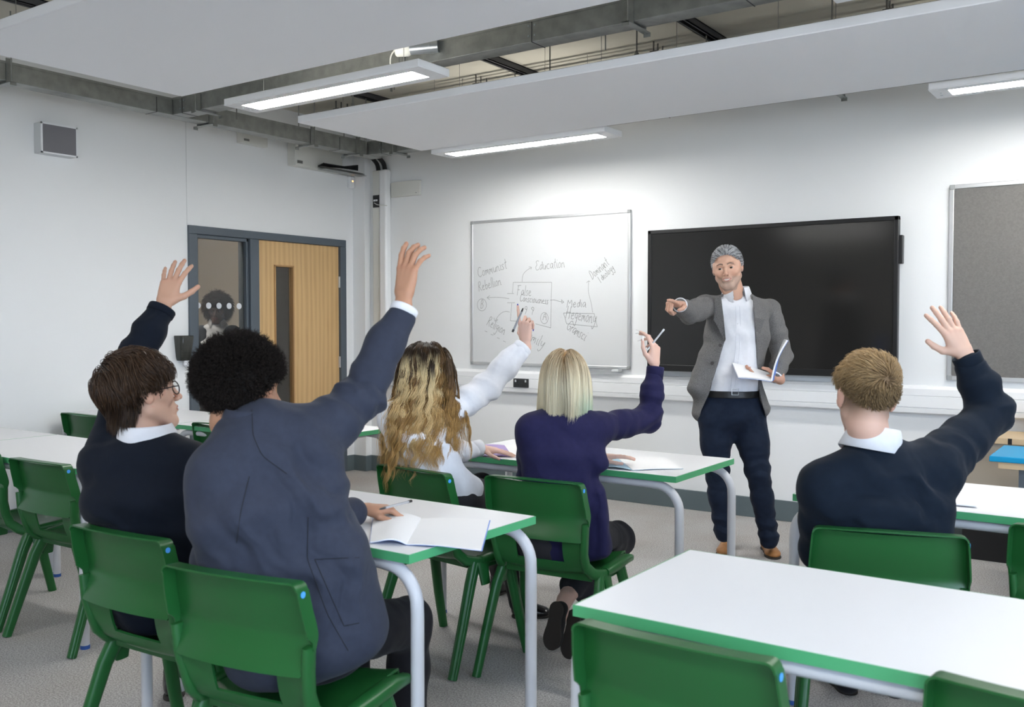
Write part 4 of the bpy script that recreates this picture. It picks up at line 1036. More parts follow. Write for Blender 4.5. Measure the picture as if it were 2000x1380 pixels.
def cap(c, Rm, s, colr, off=.004, zmin=None, n=44):
    "close scalp layer under the strands"
    V, L = [], []
    th = np.linspace(0, PI, n+1); ph = np.linspace(0, 2*PI, 2*n, endpoint=False)
    T_, P_ = np.meshgrid(th, ph, indexing='ij'); u = np.stack([np.sin(T_)*np.cos(P_), np.sin(T_)*np.sin(P_), np.cos(T_)], -1).reshape(-1, 3)
    loc = SKULL_C+u*(SKULL_R+off); i = np.arange(n)[:, None]*2*n; j = np.arange(2*n)[None, :]
    F = np.stack([i+j, i+2*n+j, i+2*n+(j+1) % (2*n), i+(j+1) % (2*n)], -1).reshape(-1, 4)
    keep = (loc[F, 2].mean(1) > zmin(loc[F].mean(1)))
    return A_(c)+(loc*s)@Rm.T, F[keep], np.tile(A_(colr), (len(loc), 1))
def scalp(n, zmin, rng, off=.003):
    u = unit(rng.normal(size=(n*4, 3))); L = SKULL_C+u*(SKULL_R+off); k = L[:, 2] > zmin(L); return L[k][:n], u[k][:n]
def hairline(L):
    x, y = np.abs(L[..., 0]), L[..., 1]
    return np.interp(y, [-.12, -.06, -.03, -.005, .012, .03, .05, .07, .09], [-.070, -.060, -.03, .012, .008, -.004, .03, .055, .068])
def see_through(m, a):
    m.node_tree.nodes['Principled BSDF'].inputs['Alpha'].default_value = a; return m
def skin_mat(name, rough=.5): return M(name, (.5, .3, .2), rough, vcol=True, sss=.08, bump=.05, bscale=900, spec=.35)

def chair_cut(S, i, seat=True):
    "sitting bodies rest against the back and on the seat of chair i instead of passing through them"
    x, y, rz, _ = chairs[i]; c, s_ = math.cos(math.radians(rz)), math.sin(math.radians(rz))
    def loc(X, Y): return (X-x)*c+(Y-y)*s_, -(X-x)*s_+(Y-y)*c
    def back(X, Y, Z):
        u, v = loc(X, Y); pr = np.interp(Z, [.43, .475, .515, .56, .61, .645, .72, .78], [.095, .075, .055, .018, .030, .040, .020, .008])
        return np.maximum(np.maximum(v-pr-.03*np.minimum(np.abs(u)/.2, 1.1)**2.2-.006, np.abs(u)-.222)+0*Z, Z-.788+0*u)
    S.add(back, A_([x-.5, y-.5, .38]), A_([x+.5, y+.6, .80]), .014, 's')
    if seat:
        def st(X, Y, Z):
            u, v = loc(X, Y); return np.maximum(np.maximum(Z-.452+0*u, np.abs(u)-.235), np.maximum(v-.43, .36-Z))
        S.add(st, A_([x-.6, y-.6, .30]), A_([x+.6, y+.9, .46]), .012, 's')
    return S
def trace(P, pl, step=7., off=.0012, tol=9.):
    "follow a line over the side of a surface that faces the front of the room camera; returns points on the surface"
    q = P-CAMP; z = q@_F; X = 1000+FPX*(q@_R)/z; Y = 690-FPX*(q@_U)/z; out = []
    for (a, b), (c, d) in zip(pl, pl[1:]):
        n = max(2, int(math.hypot(c-a, d-b)/step))
        for k in range(n + (1 if (c, d) == pl[-1] else 0)):
            t = k/n; x, y = a+(c-a)*t, b+(d-b)*t; m = np.hypot(X-x, Y-y) < tol
            if not m.any(): continue
            i = np.argwhere(m)[:, 0]; i = i[z[i] < z[i].min()+.05]; w = 1/(1+np.hypot(X[i]-x, Y[i]-y))**2; d0 = (z[i]*w).sum()/w.sum()
            out.append(dp(x, y, d0-off))
    for _ in range(2):
        if len(out) > 3: out = [out[0]]+[(out[i-1]+2*out[i]+out[i+1])/4 for i in range(1, len(out)-1)]+[out[-1]]
    return out
def wverts(o, root): return A_([v.co for v in o.data.vertices])+A_(root.location)
# ================================================================ people
MSK = skin_mat('skin')
def fab(name, col, rough=.85, bscale=1400, sheen=.05, bump=.25, noise=.10, ns=60, **k): return M(name, col, rough, bump=bump, bscale=bscale, sheen=sheen, spec=.2, noise=noise, nscale=ns, **k)
MNAVY = fab('navy_knit', (.0055, .0085, .016), bscale=900)
MNAVY2 = fab('blue_navy_knit', (.0060, .0115, .022), bscale=900)
MBLZ = fab('dark_blazer_cloth', (.034, .040, .062), .75, sheen=.06)
MPURP = fab('indigo_knit', (.017, .016, .058), bscale=900)
MSHIRT = fab('white_cotton', (.76, .77, .81), .75, sheen=.1, noise=.03)
MTWEED = M('grey_tweed', (.22, .215, .21), .9, bump=.35, bscale=700, col2=(.085, .082, .08), nscale=420, sheen=.05, spec=.15)
MJEAN = fab('dark_denim', (.010, .017, .036), .8, noise=.25, ns=30)
MTROU = fab('charcoal_trouser', (.014, .014, .018), .75)
MSKIRTC = fab('charcoal_skirt', (.030, .029, .034), .75)
MTIGHT = M('black_tights', (.006, .006, .007), .7)
MSHOE = M('black_leather', (.006, .006, .0065), .22, spec=.6)
MSUEDE = M('black_suede', (.007, .0065, .007), .8)
MTAN = M('tan_leather', (.36, .16, .050), .5, bump=.2, bscale=300, noise=.25, nscale=30)
MSOLE = M('dark_rubber_sole', (.02, .015, .012), .7)
MHAIR = M('hair', (.05, .03, .02), .42, vcol=True, spec=.4)
MHAIRM = M('matt_hair', (.01, .008, .007), .75, vcol=True, spec=.25)
LIGHTSK, PALESK, TANSK, BROWNSK, DARKSK = (.60, .36, .26), (.64, .42, .34), (.50, .27, .17), (.42, .225, .14), (.10, .045, .025)
def mid(a, b, t=.5): return A_(a)*(1-t)+A_(b)*t
def person(label, base, group=None):
    return empty('person', tuple(base), 0, label, 'person', group)
def limb(S, pts, rad, infl=0, k=.02, k0=.04): S.chain(pts, [r+infl for r in rad], k, k0)
def torso(S, sec, infl=0, k=.03): S.secs([(c, r, w, d) for c, r, w, d in sec], infl, k)
def collar(root, c, Fm, rx, ry, h, mat, flare=.014, gap=0., name='shirt_collar', drop=.008):
    "folded band; columns of Fm right, forward, up; opens at the front by gap radians"
    n = 48; V, F = [], []; prof = [(0, -.02), (0, h*.55), (.002, h), (.006, h+.002), (.009, h-.003), (flare, -drop), (flare-.003, -drop-.001), (.005, h*.5)]
    for i in range(n+1):
        a = PI/2+gap/2+(2*PI-gap)*i/n
        pt = 1-min(1, min(i, n-i)/7.) if gap else 0
        for r, z in prof:
            zz = z - (pt*.022 if r > .010 else 0); q = A_([(rx+r)*math.cos(a), (ry+r)*math.sin(a)+(pt*.006 if r > .01 else 0), zz+.006*math.cos(a-PI/2)*-1])
            V.append(c+Fm@q-A_(root.location))
    m = len(prof)
    for i in range(n):
        for j in range(m): F.append((i*m+j, i*m+(j+1) % m, (i+1)*m+(j+1) % m, (i+1)*m+j))
    return from_arrays(name, V, A_(F), mat, root)
def ring(name, root, c, ax, r, wdt, mat, flat=1.0, side=None):
    "cuff band: short thick-walled sleeve end"
    ax = unit(A_(ax, float)); ref = unit(np.cross(ax, A_([.3, .2, .9]) if side is None else A_(side))); w2 = np.cross(ax, ref); V, F = [], []; n = 28
    prof = [(r-.006, -wdt*.1), (r-.003, wdt), (r+.001, wdt+.002), (r+.003, wdt-.002), (r+.002, -wdt*.1)]
    for i in range(n):
        a = 2*PI*i/n
        for q, z in prof: V.append(c+ax*z+ref*math.cos(a)*q+w2*math.sin(a)*q*flat-A_(root.location))
    m = len(prof)
    for i in range(n):
        for j in range(m): F.append((i*m+j, ((i+1) % n)*m+j, ((i+1) % n)*m+(j+1) % m, i*m+(j+1) % m))
    return from_arrays(name, V, A_(F), mat, root)
def shoe(root, heel, toe, mat, up=(0, 0, 1), s=1., sole=True, low=False, laces=None, name='shoe'):
    heel, toe = A_(heel, float), A_(toe, float); f = unit(toe-heel); up = A_(up, float); up = unit(up-f*(up@f)); r = np.cross(f, up); Fm = np.stack([r, f, up], 1); L = np.linalg.norm(toe-heel)
    T = lambda x, y, z: heel+Fm@A_([x*s, y*L, z*s]); S = Sdf(.004)
    S.ell(T(0, .14, .040), A_([.034*s, .15*L, .040*s]), Fm, .01); S.ell(T(0, .45, .030), A_([.038*s, .34*L, .038*s]), Fm, .02); S.ell(T(0, .76, .022), A_([.045*s, .24*L, .028*s]), Fm, .02)
    if not low: S.cone(T(0, .20, .05), T(0, .17, .088), .036*s, .037*s, .02)
    def pl(X, Y, Z): return (X-heel[0])*up[0]+(Y-heel[1])*up[1]+(Z-heel[2])*up[2]-.010*s
    S.add(pl, heel-L*1.5, heel+L*1.5, .002, 's')
    P, F = S.build(); P = relax(P, F, 1); o = from_arrays(name, P-A_(root.location), F, mat, root)
    S = Sdf(.004); S.ell(T(0, .15, .004), A_([.036*s, .16*L, .014*s]), Fm, .01); S.ell(T(0, .48, .004), A_([.037*s, .36*L, .011*s]), Fm, .02); S.ell(T(0, .77, .004), A_([.048*s, .25*L, .013*s]), Fm, .02)
    P, F = S.build(); q = (P-heel)@up; P = P+np.outer(np.clip(q, .0005, .014)-q, up); from_arrays('sole', P-A_(root.location), F, MSOLE, o)
    if laces:
        for i in range(4):
            y = .40+.075*i; z = .074-.009*i; bm = bmesh.new()
            tube(bm, [Vector(T(-.022, y, z-.010)-A_(root.location)), Vector(T(-.008, y+.03, z+.001)-A_(root.location)), Vector(T(.010, y+.045, z)-A_(root.location)), Vector(T(.023, y+.06, z-.014)-A_(root.location))], .0022, n=5)
            from_bm('lace', bm, laces, o, smooth=True)
    return o
def seg_seam(root, pts, mat, r=.0016, name='seam'):
    bm = bmesh.new(); tube(bm, [Vector(A_(p)-A_(root.location)) for p in pts], r, n=5); return from_bm(name, bm, mat, root, smooth=True)
def short_hair(root, c, Rm, s, n, rng, colf, length, comb, lift, zmin=hairline, g=.1, noise=.5, nsc=60, rad=.0011, capc=(.02, .012, .008), mat=None, steps=7, layer=.012, capoff=.006, jitter=.25, field=None, nseed=1, hugl=lambda L: 0*L[:, 0]):
    L, N = scalp(n, zmin, rng); n = len(L); ln = length(L)*rng.uniform(.75, 1.15, n)*s
    cb = comb(L); cb = cb-N*(cb*N).sum(1, keepdims=True); d = unit(unit(cb+1e-6)+N*lift(L)[:, None]+rng.normal(size=(n, 3))*jitter*.4)
    P = grow(A_(c)+(L*s)@Rm.T, d@Rm.T, ln, steps, gw=g, noise=noise, nsc=nsc, seed=nseed, coll=[(A_(c)+Rm@(SKULL_C*s), (SKULL_R+.002)*s, Rm, rng.uniform(0, layer, n))], field=field, hug=(A_(c)+Rm@(SKULL_C*s), (SKULL_R+.004)*s, Rm, rng.uniform(.2, 1, n)*layer*1.2+hugl(L), .75))
    C = colf(L, rng, n, steps)
    return strand_mesh('hair', P, np.full(n, rad), C, mat or MHAIR, root, extra=cap(c, Rm, s, capc, capoff, zmin))
def colmix(base, tip, var, rng, n, steps, gamma=1.):
    t = np.linspace(0, 1, steps)[None, :, None]**gamma; v = rng.uniform(1-var, 1+var, (n, 1, 1)); return np.clip((A_(base)*(1-t)+A_(tip)*t)*v, 0, 1)

# ---------------------------------------------------------------- 1: pupil in the dark blazer
def afro_boy():
    rt = person('pupil with black afro hair in a dark blazer, right arm raised, seen from behind', (-1.80, 1.62, 0))
    rv = unit(cv(1, 0, .25)); rng = np.random.default_rng(3)
    pel, wai, che, upp = dp(580, 1245, 2.43), dp(555, 1120, 2.38), dp(527, 990, 2.36), dp(502, 902, 2.38)
    nb = dp(500, 825, 2.41); SL, SR = dp(432, 935, 2.35), dp(600, 872, 2.43)
    EL, ER = dp(425, 1085, 2.46), dp(708, 772, 2.55); WRr = dp(789, 588, 2.64); WL = at(712, 992, 2, .80)
    hc, Rm = dp(473, 762, 2.46), frame(cv(.74, -.04, .66), roll=-.04)
    kR, kL = dp(795, 1215, 2.78), dp(690, 1200, 2.86); aR = dp(800, 1390, 2.86); aR[2] = max(aR[2], .1); aL = kL+A_([-.05, .0, -.38])
    # jacket
    S = Sdf(.006)
    torso(S, [(dp(592, 1258, 2.38), rv, .195, .135), (wai, rv, .200, .125), (che, rv, .200, .122), (upp, rv, .155, .105)], .0)
    S.secs([(upp, rv, .14, .09), (mid(upp, nb, .8), rv, .078, .076)], 0, .05)
    S.cone(dp(470, 890, 2.37), SL, .075, .072, .05); S.cone(dp(540, 860, 2.41), SR, .078, .078, .05); S.cone(dp(520, 806, 2.42), dp(580, 822, 2.44), .036, .040, .04)
    limb(S, [SR, mid(SR, ER, .5), ER, mid(ER, WRr, .55), dp(783, 622, 2.63)], [.082, .070, .064, .052, .041], 0, .02)
    S.cone(SR, dp(620, 900, 2.40), .075, .05, .05)
    limb(S, [SL, EL, mid(EL, WL, .9)], [.078, .062, .046], 0, .03)
    S.secs([(dp(655, 1080, 2.38), rv, .075, .10), (dp(690, 1225, 2.44), rv, .090, .11)], 0, .06)
    S.cone(dp(452, 850, 2.40), dp(500, 838, 2.43), .042, .05, .04)
    # open end of the raised sleeve
    ax = unit(WRr-ER)
    ell_ = [(ER, ER-WRr, .09, .010, 13), (mid(SR, ER, .8), ER-SR, .07, .011, 16), (SR, SR-ER, .11, .006, 9), (dp(590, 965, 2.3), cv(.72, .69, 0), .13, .013, 10), (dp(500, 1060, 2.3), cv(.75, .65, 0), .18, .008, 8), (dp(650, 1060, 2.3), cv(.95, .25, 0), .15, .009, 9), (dp(600, 1190, 2.3), cv(1, .2, 0), .13, .006, 10), (EL, EL-SL, .1, .005, 10)]
    chair_cut(S, 2)
    o = cloth('blazer', S, MBLZ, rt, ell_, 3, .0022)
    # lapel roll and collar at the back of the neck
    collar(rt, dp(500, 822, 2.42), frame(cv(.6, .05, .8), up=(.05, .2, .95)), .066, .070, .030, MBLZ, flare=.030, gap=1.6, name='blazer_collar', drop=.03)
    cfp = dp(786, 612, 2.635); ring('shirt_cuff', rt, cfp, ax, .0375, .018, MSHIRT)
    mseam = M('blazer_seam', (.010, .012, .018), .8); BP = wverts(o, rt)
    for pl in ([(492, 800), (494, 850), (512, 890), (560, 925)], [(487, 930), (470, 1000), (462, 1060)], [(602, 1010), (600, 1090), (640, 1200), (680, 1270)], [(615, 1092), (702, 1088)], [(615, 1092), (672, 1222)], [(672, 1222), (702, 1216)]): seg_seam(rt, trace(BP, pl), mseam, .0011)
    # hand raised and hand on the table
    h1 = hand_mesh(WRr+cv(0, .012, 0), cv(.10, 1, .22), cv(-.5, 0, -.85), -1, .95, [(7, 8, 14, 12), (1, 14, 26, 16), (-5, 14, 26, 16), (-14, 20, 22, 14)], [(.55, .75, -.5), (.25, .9, -.35), (.0, 1, -.3)], mid(WRr, ER, .30), (.46, .245, .155), wr=.024)
    h2 = hand_mesh(WL, cv(.95, -.08, .25), A_([-.1, -.1, 1]), 1, .88, [(6, 30, 35, 20), (0, 38, 40, 25), (-5, 42, 40, 25), (-12, 45, 40, 20)], [(.7, .7, -.3), (.4, .9, -.3), (.1, 1, -.2)], mid(WL, EL, .3), (.46, .245, .155))
    hp = head_mesh(hc, Rm, .95, mid(nb, upp, .3), (.42, .225, .14), lips=(.33, .13, .10), neck_r=.055)
    S = Sdf(.012); torso(S, [(pel, rv, .15, .10), (wai, rv, .13, .09), (che, rv, .15, .09), (upp, rv, .12, .07)]); S.cone(upp, nb, .07, .05, .03)
    for a, b, c_ in ((SR, ER, mid(ER, WRr, .8)), (SL, EL, mid(EL, WL, .8))): S.cone(upp, a, .06, .05, .03); S.chain([a, b, c_], [.045, .038, .028], .02)
    for k, a, sg in ((kR, aR, 1), (kL, aL, -1)): S.chain([pel+rv*.08*sg, k, a], [.065, .048, .035], .03)
    body(rt, [coarse(S, BROWNSK), h1[:3], h2[:3], hp], MSK); eyes(rt, hc, Rm, .95)
    for nl in h1[3]: nail(rt, nl, M('natural_nail', (.60, .38, .30), .3) if nl is h1[3][0] else bpy.data.materials['natural_nail'], .95)
    # trousers
    S = Sdf(.007)
    S.secs([(pel+A_([0, 0, .03]), rv, .17, .12), (pel+A_([0, .02, -.045]), rv, .175, .12)], 0, .03)
    for k, a, sg in ((kR, aR, 1), (kL, aL, -1)): S.chain([pel+rv*.085*sg, k, mid(k, a, .5), a], [.090, .070, .060, .052], .03)
    def fl(X, Y, Z): return Z-.452
    P_ = S
    chair_cut(S, 2); cloth('trousers', S, MTROU, rt, [(kR, kR-pel, .12, .004, 12), (mid(pel, kR), kR-pel, .15, .003, 10)], 5, .002)
    for a, sg in ((aR, 1), (aL, -1)): f = A_([a[0], a[1]-.06, 0]); shoe(rt, f, f+A_([.03*sg-.05, .26, 0]), MSHOE)
    # hair
    n = 9000; u = unit(rng.normal(size=(n*2, 3))); L = SKULL_C+u*(SKULL_R+.004); k = L[:, 2] > np.interp(L[:, 1], [-.12, -.05, -.01, .01, .05, .09], [-.085, -.085, -.04, .0, .03, .06]); L, u = L[k][:n], u[k][:n]; n = len(L)
    ln = .040*np.interp(L[:, 2], [-.08, -.02, .05, .12], [.7, .8, 1., 1.15])*rng.uniform(.7, 1.12, n)*.95
    c0 = hc+(L*.95)@Rm.T; d = unit(u+rng.normal(size=(n, 3))*.28)@Rm.T
    W1 = unit(rng.normal(size=(n, 3))); sd = unit(np.cross(d, W1)); s2 = np.cross(d, sd)
    P = grow(c0, d, ln, 12, gw=0, wave=(np.full(n, .0036), np.full(n, 75.), rng.uniform(0, 6.3, n), sd, s2))
    P = P + (vn(P[:, -1], 22, 9)*.010)[:, None, None]*d[:, None, :]*np.linspace(0, 1, 12)[None, :, None]
    C = colmix((.006, .0045, .004), (.013, .009, .007), .4, rng, n, 12)
    EV, EF, EC = cap(hc, Rm, .95, (.006, .0045, .004), .020, lambda q: np.interp(q[..., 1], [-.12, -.05, -.01, .01, .05, .09], [-.07, -.065, -.03, .01, .04, .07]))
    strand_mesh('hair', P, np.full(n, .00115), C, MHAIRM, rt, extra=(EV, EF, EC))
    return rt
afro_boy()
p0, p1 = at(741, 994, 2, .825), at(803, 978, 2, .80)
def pen(name, a, b, label, body_m, tip_m, r=.0042):
    a, b = A_(a, float), A_(b, float); o = empty(name, tuple(mid(a, b)), 0, label, 'pen'); ctr = mid(a, b); f = lambda t: Vector(mid(a, b, t)-ctr)
    bm = bmesh.new(); tube(bm, [f(.14), f(.92)], r, n=8); from_bm('pen_barrel', bm, body_m, o, smooth=True)
    bm = bmesh.new(); tube(bm, [f(0), f(.04), f(.16)], [.0008, r*.7, r*1.05], n=8); from_bm('pen_tip', bm, tip_m, o, smooth=True)
    bm = bmesh.new(); tube(bm, [f(.90), f(1.0)], r*1.12, n=8); from_bm('pen_end', bm, tip_m, o, smooth=True); return o
MCLEARP = M('clear_pen_plastic', (.45, .46, .48), .2)
pen('pen', p0, p1, 'clear ballpoint pen with black ends held over the open exercise book', MCLEARP, MBLACK)

# ---------------------------------------------------------------- 2: pupil with glasses
def glasses_boy():
    rt = person('pupil with brown hair and round glasses in a navy jumper, left arm raised', (-2.42, 1.80, 0))
    rv = unit(cv(1, 0, .12)); rng = np.random.default_rng(5)
    pel, wai, che, upp = dp(315, 1180, 2.85), dp(295, 1080, 2.80), dp(285, 975, 2.77), dp(285, 905, 2.79)
    nb = dp(288, 855, 2.80); SL, SR = dp(208, 905, 2.80), dp(372, 915, 2.80)
    EL, WL = dp(262, 700, 3.02), dp(321, 592, 3.10); ER = dp(395, 1060, 2.92); WR = at(470, 1010, 2, .80)
    hc, Rm = dp(275, 768, 2.80), frame(cv(.80, .16, .60), roll=.02); sc = .99
    S = Sdf(.006)
    torso(S, [(pel, rv, .170, .125), (wai, rv, .165, .120), (che, rv, .178, .118), (upp, rv, .165, .100)])
    S.secs([(upp, rv, .155, .09), (mid(upp, nb, .8), rv, .075, .070)], 0, .05)
    S.cone(mid(upp, SL, .5), SL, .070, .068, .05); S.cone(mid(upp, SR, .5), SR, .075, .070, .05)
    limb(S, [SL, mid(SL, EL, .5), EL, mid(EL, WL, .5), dp(311, 615, 3.095)], [.070, .058, .056, .050, .041], 0, .02)
    limb(S, [SR, ER, mid(ER, WR, .85)], [.066, .054, .042], 0, .03)
    S.ell(nb+A_([0, 0, .05]), (.055, .055, .06), None, .015, 's')
    chair_cut(S, 1); cloth('jumper', S, MNAVY, rt, [(EL, WL-EL, .10, .006, 12), (mid(EL, WL, .65), cv(.6, -.7, 0), .06, .004, 18), (SL, SL-EL, .1, .004, 9), (wai, cv(.3, 1, 0), .14, .006, 12), (che, cv(.6, .8, 0), .15, .006, 9)], 9, .0018)
    ring('jumper_cuff', rt, dp(312, 612, 3.095), WL-EL, .0425, .020, MNAVY)
    collar(rt, nb+cv(.0, .004, 0), frame(cv(.55, .12, .8), up=(0, .12, 1)), .062, .068, .036, MSHIRT, flare=.030, gap=.5, drop=.022)
    h1 = hand_mesh(WL, cv(.14, .9, .42), cv(.05, .25, -1), 1, .92, [(11, 10, 12, 8), (3, 6, 12, 8), (-5, 8, 10, 8), (-15, 12, 10, 8)], [(.8, .6, -.15), (.7, .72, .0), (.6, .8, .05)], mid(WL, EL, .35), (.50, .29, .20))
    h2 = hand_mesh(WR, cv(.8, -.05, .6), A_([0, 0, 1.]), -1, .88, [(4, 8, 10, 8), (1, 8, 10, 8), (-3, 8, 10, 8), (-8, 8, 10, 8)], [(.8, .5, -.3), (.6, .7, -.2), (.4, .8, -.2)], mid(WR, ER, .35), LIGHTSK)
    hp = head_mesh(hc, Rm, sc, mid(nb, upp, .3), (.62, .39, .29), lips=(.48, .19, .15), neck_r=.047, brow=(.05, .03, .02))
    kR, kL = dp(560, 1150, 3.15), dp(480, 1140, 3.2); aR, aL = at(590, 1330, 2, .1), at(352, 1330, 2, .14)
    S = Sdf(.012); torso(S, [(pel, rv, .13, .09), (wai, rv, .12, .08), (che, rv, .14, .08), (upp, rv, .11, .06)]); S.cone(upp, nb, .06, .045, .03)
    for a, b, c_ in ((SL, EL, mid(EL, WL, .8)), (SR, ER, mid(ER, WR, .8))): S.cone(upp, a, .05, .045, .03); S.chain([a, b, c_], [.042, .036, .026], .02)
    for k, a, sg in ((kR, aR, 1), (kL, aL, -1)): S.chain([pel+rv*.08*sg, k, a], [.06, .045, .032], .03)
    body(rt, [coarse(S, LIGHTSK), h1[:3], h2[:3], hp], MSK); eyes(rt, hc, Rm, sc, (.10, .06, .03))
    for nl in h1[3]: nail(rt, nl, bpy.data.materials['natural_nail'], .84)
    S = Sdf(.007); S.secs([(pel+A_([0, 0, .03]), rv, .155, .115), (pel+A_([0, .02, -.055]), rv, .165, .115)], 0, .03)
    for k, a, sg in ((kR, aR, 1), (kL, aL, -1)): S.chain([pel+rv*.085*sg, k, mid(k, a, .5), mid(k, a, .85)], [.086, .066, .054, .048], .03)
    chair_cut(S, 1); cloth('trousers', S, MTROU, rt, [(kR, kR-pel, .12, .004, 12)], 5, .002)
    S = Sdf(.006); S.cone(mid(kL, aL, .8), aL, .040, .036); cloth('sock', S, MSHIRT, rt, [], 1, .001)
    shoe(rt, at(352, 1385, 2, .02)+A_([-.02, -.02, .03]), at(318, 1340, 2, .0)+A_([-.06, .14, 0]), MSHOE, up=(0, 0, 1)); shoe(rt, A_([aR[0], aR[1]-.05, 0]), A_([aR[0]-.04, aR[1]+.2, 0]), MSHOE)
    # glasses
    T = lambda x, y, z: Vector(hc+Rm@(A_([x, y, z])*sc)-A_(rt.location)); mg = M('glasses_frame', (.02, .018, .022), .25)
    bm = bmesh.new()
    for q in (-1, 1):
        pts = [T(q*(.034+.024*math.cos(a)), .094+.003*math.cos(a), .000+.020*math.sin(a)) for a in np.linspace(0, 2*PI, 25)]
        tube(bm, pts, .0019, n=6, cap=False); tube(bm, [T(q*.058, .093, .006), T(q*.072, .085, .008), T(q*.080, .02, .008), T(q*.083, -.008, .006), T(q*.080, -.028, -.012)], .0017, n=6)
    tube(bm, [T(-.011, .096, .004), T(0, .0985, .006), T(.011, .096, .004)], .0017, n=6)
    g_ = from_bm('glasses', bm, mg, rt, smooth=True)
    lm = see_through(M('lens_glass', (.9, .92, .95), .03), .16)
    for q in (-1, 1):
        bm = bmesh.new(); vs = [bm.verts.new(T(q*(.034+.023*math.cos(a)), .0945, .019*math.sin(a))) for a in np.linspace(0, 2*PI, 24, endpoint=False)]; bm.faces.new(vs); from_bm('lens', bm, lm, g_)
    # hair: tousled, longer at the nape
    crown = A_([0, -.055, .11])
    def comb(L): q = L-crown; q = q+A_([0, .0, -.02]); q[:, 1] += np.where(L[:, 2] > .05, .10, 0); return q
    def length(L): return np.interp(L[:, 1], [-.11, -.05, .0, .06], [.095, .085, .056, .050])*np.interp(L[:, 2], [-.06, 0, .1], [.85, .8, .95])*np.where((L[:, 1] > -.035) & (L[:, 2] < .065), np.clip((L[:, 2]+.01)/.075, .25, 1), 1)
    def zm(L): return np.interp(L[..., 1], [-.12, -.06, -.03, -.008, .012, .03, .05, .07, .09], [-.075, -.068, -.045, .012, .010, -.01, .03, .055, .062])
    def colf(L, r, n, st):
        t = np.clip(L[:, 2]/.12, 0, 1)[:, None, None]*r.uniform(.4, 1, (n, 1, 1)); return colmix((.020, .011, .007), (.045, .024, .012), .35, r, n, st)*(1+1.6*t)
    short_hair(rt, hc, Rm, sc, 6500, rng, colf, length, comb, lambda L: .22+.25*(L[:, 2] > .06), zmin=zm, g=.34, noise=.30, nsc=24, rad=.0011, capc=(.014, .008, .005), steps=9, layer=.022, capoff=.010, jitter=.22)
glasses_boy()

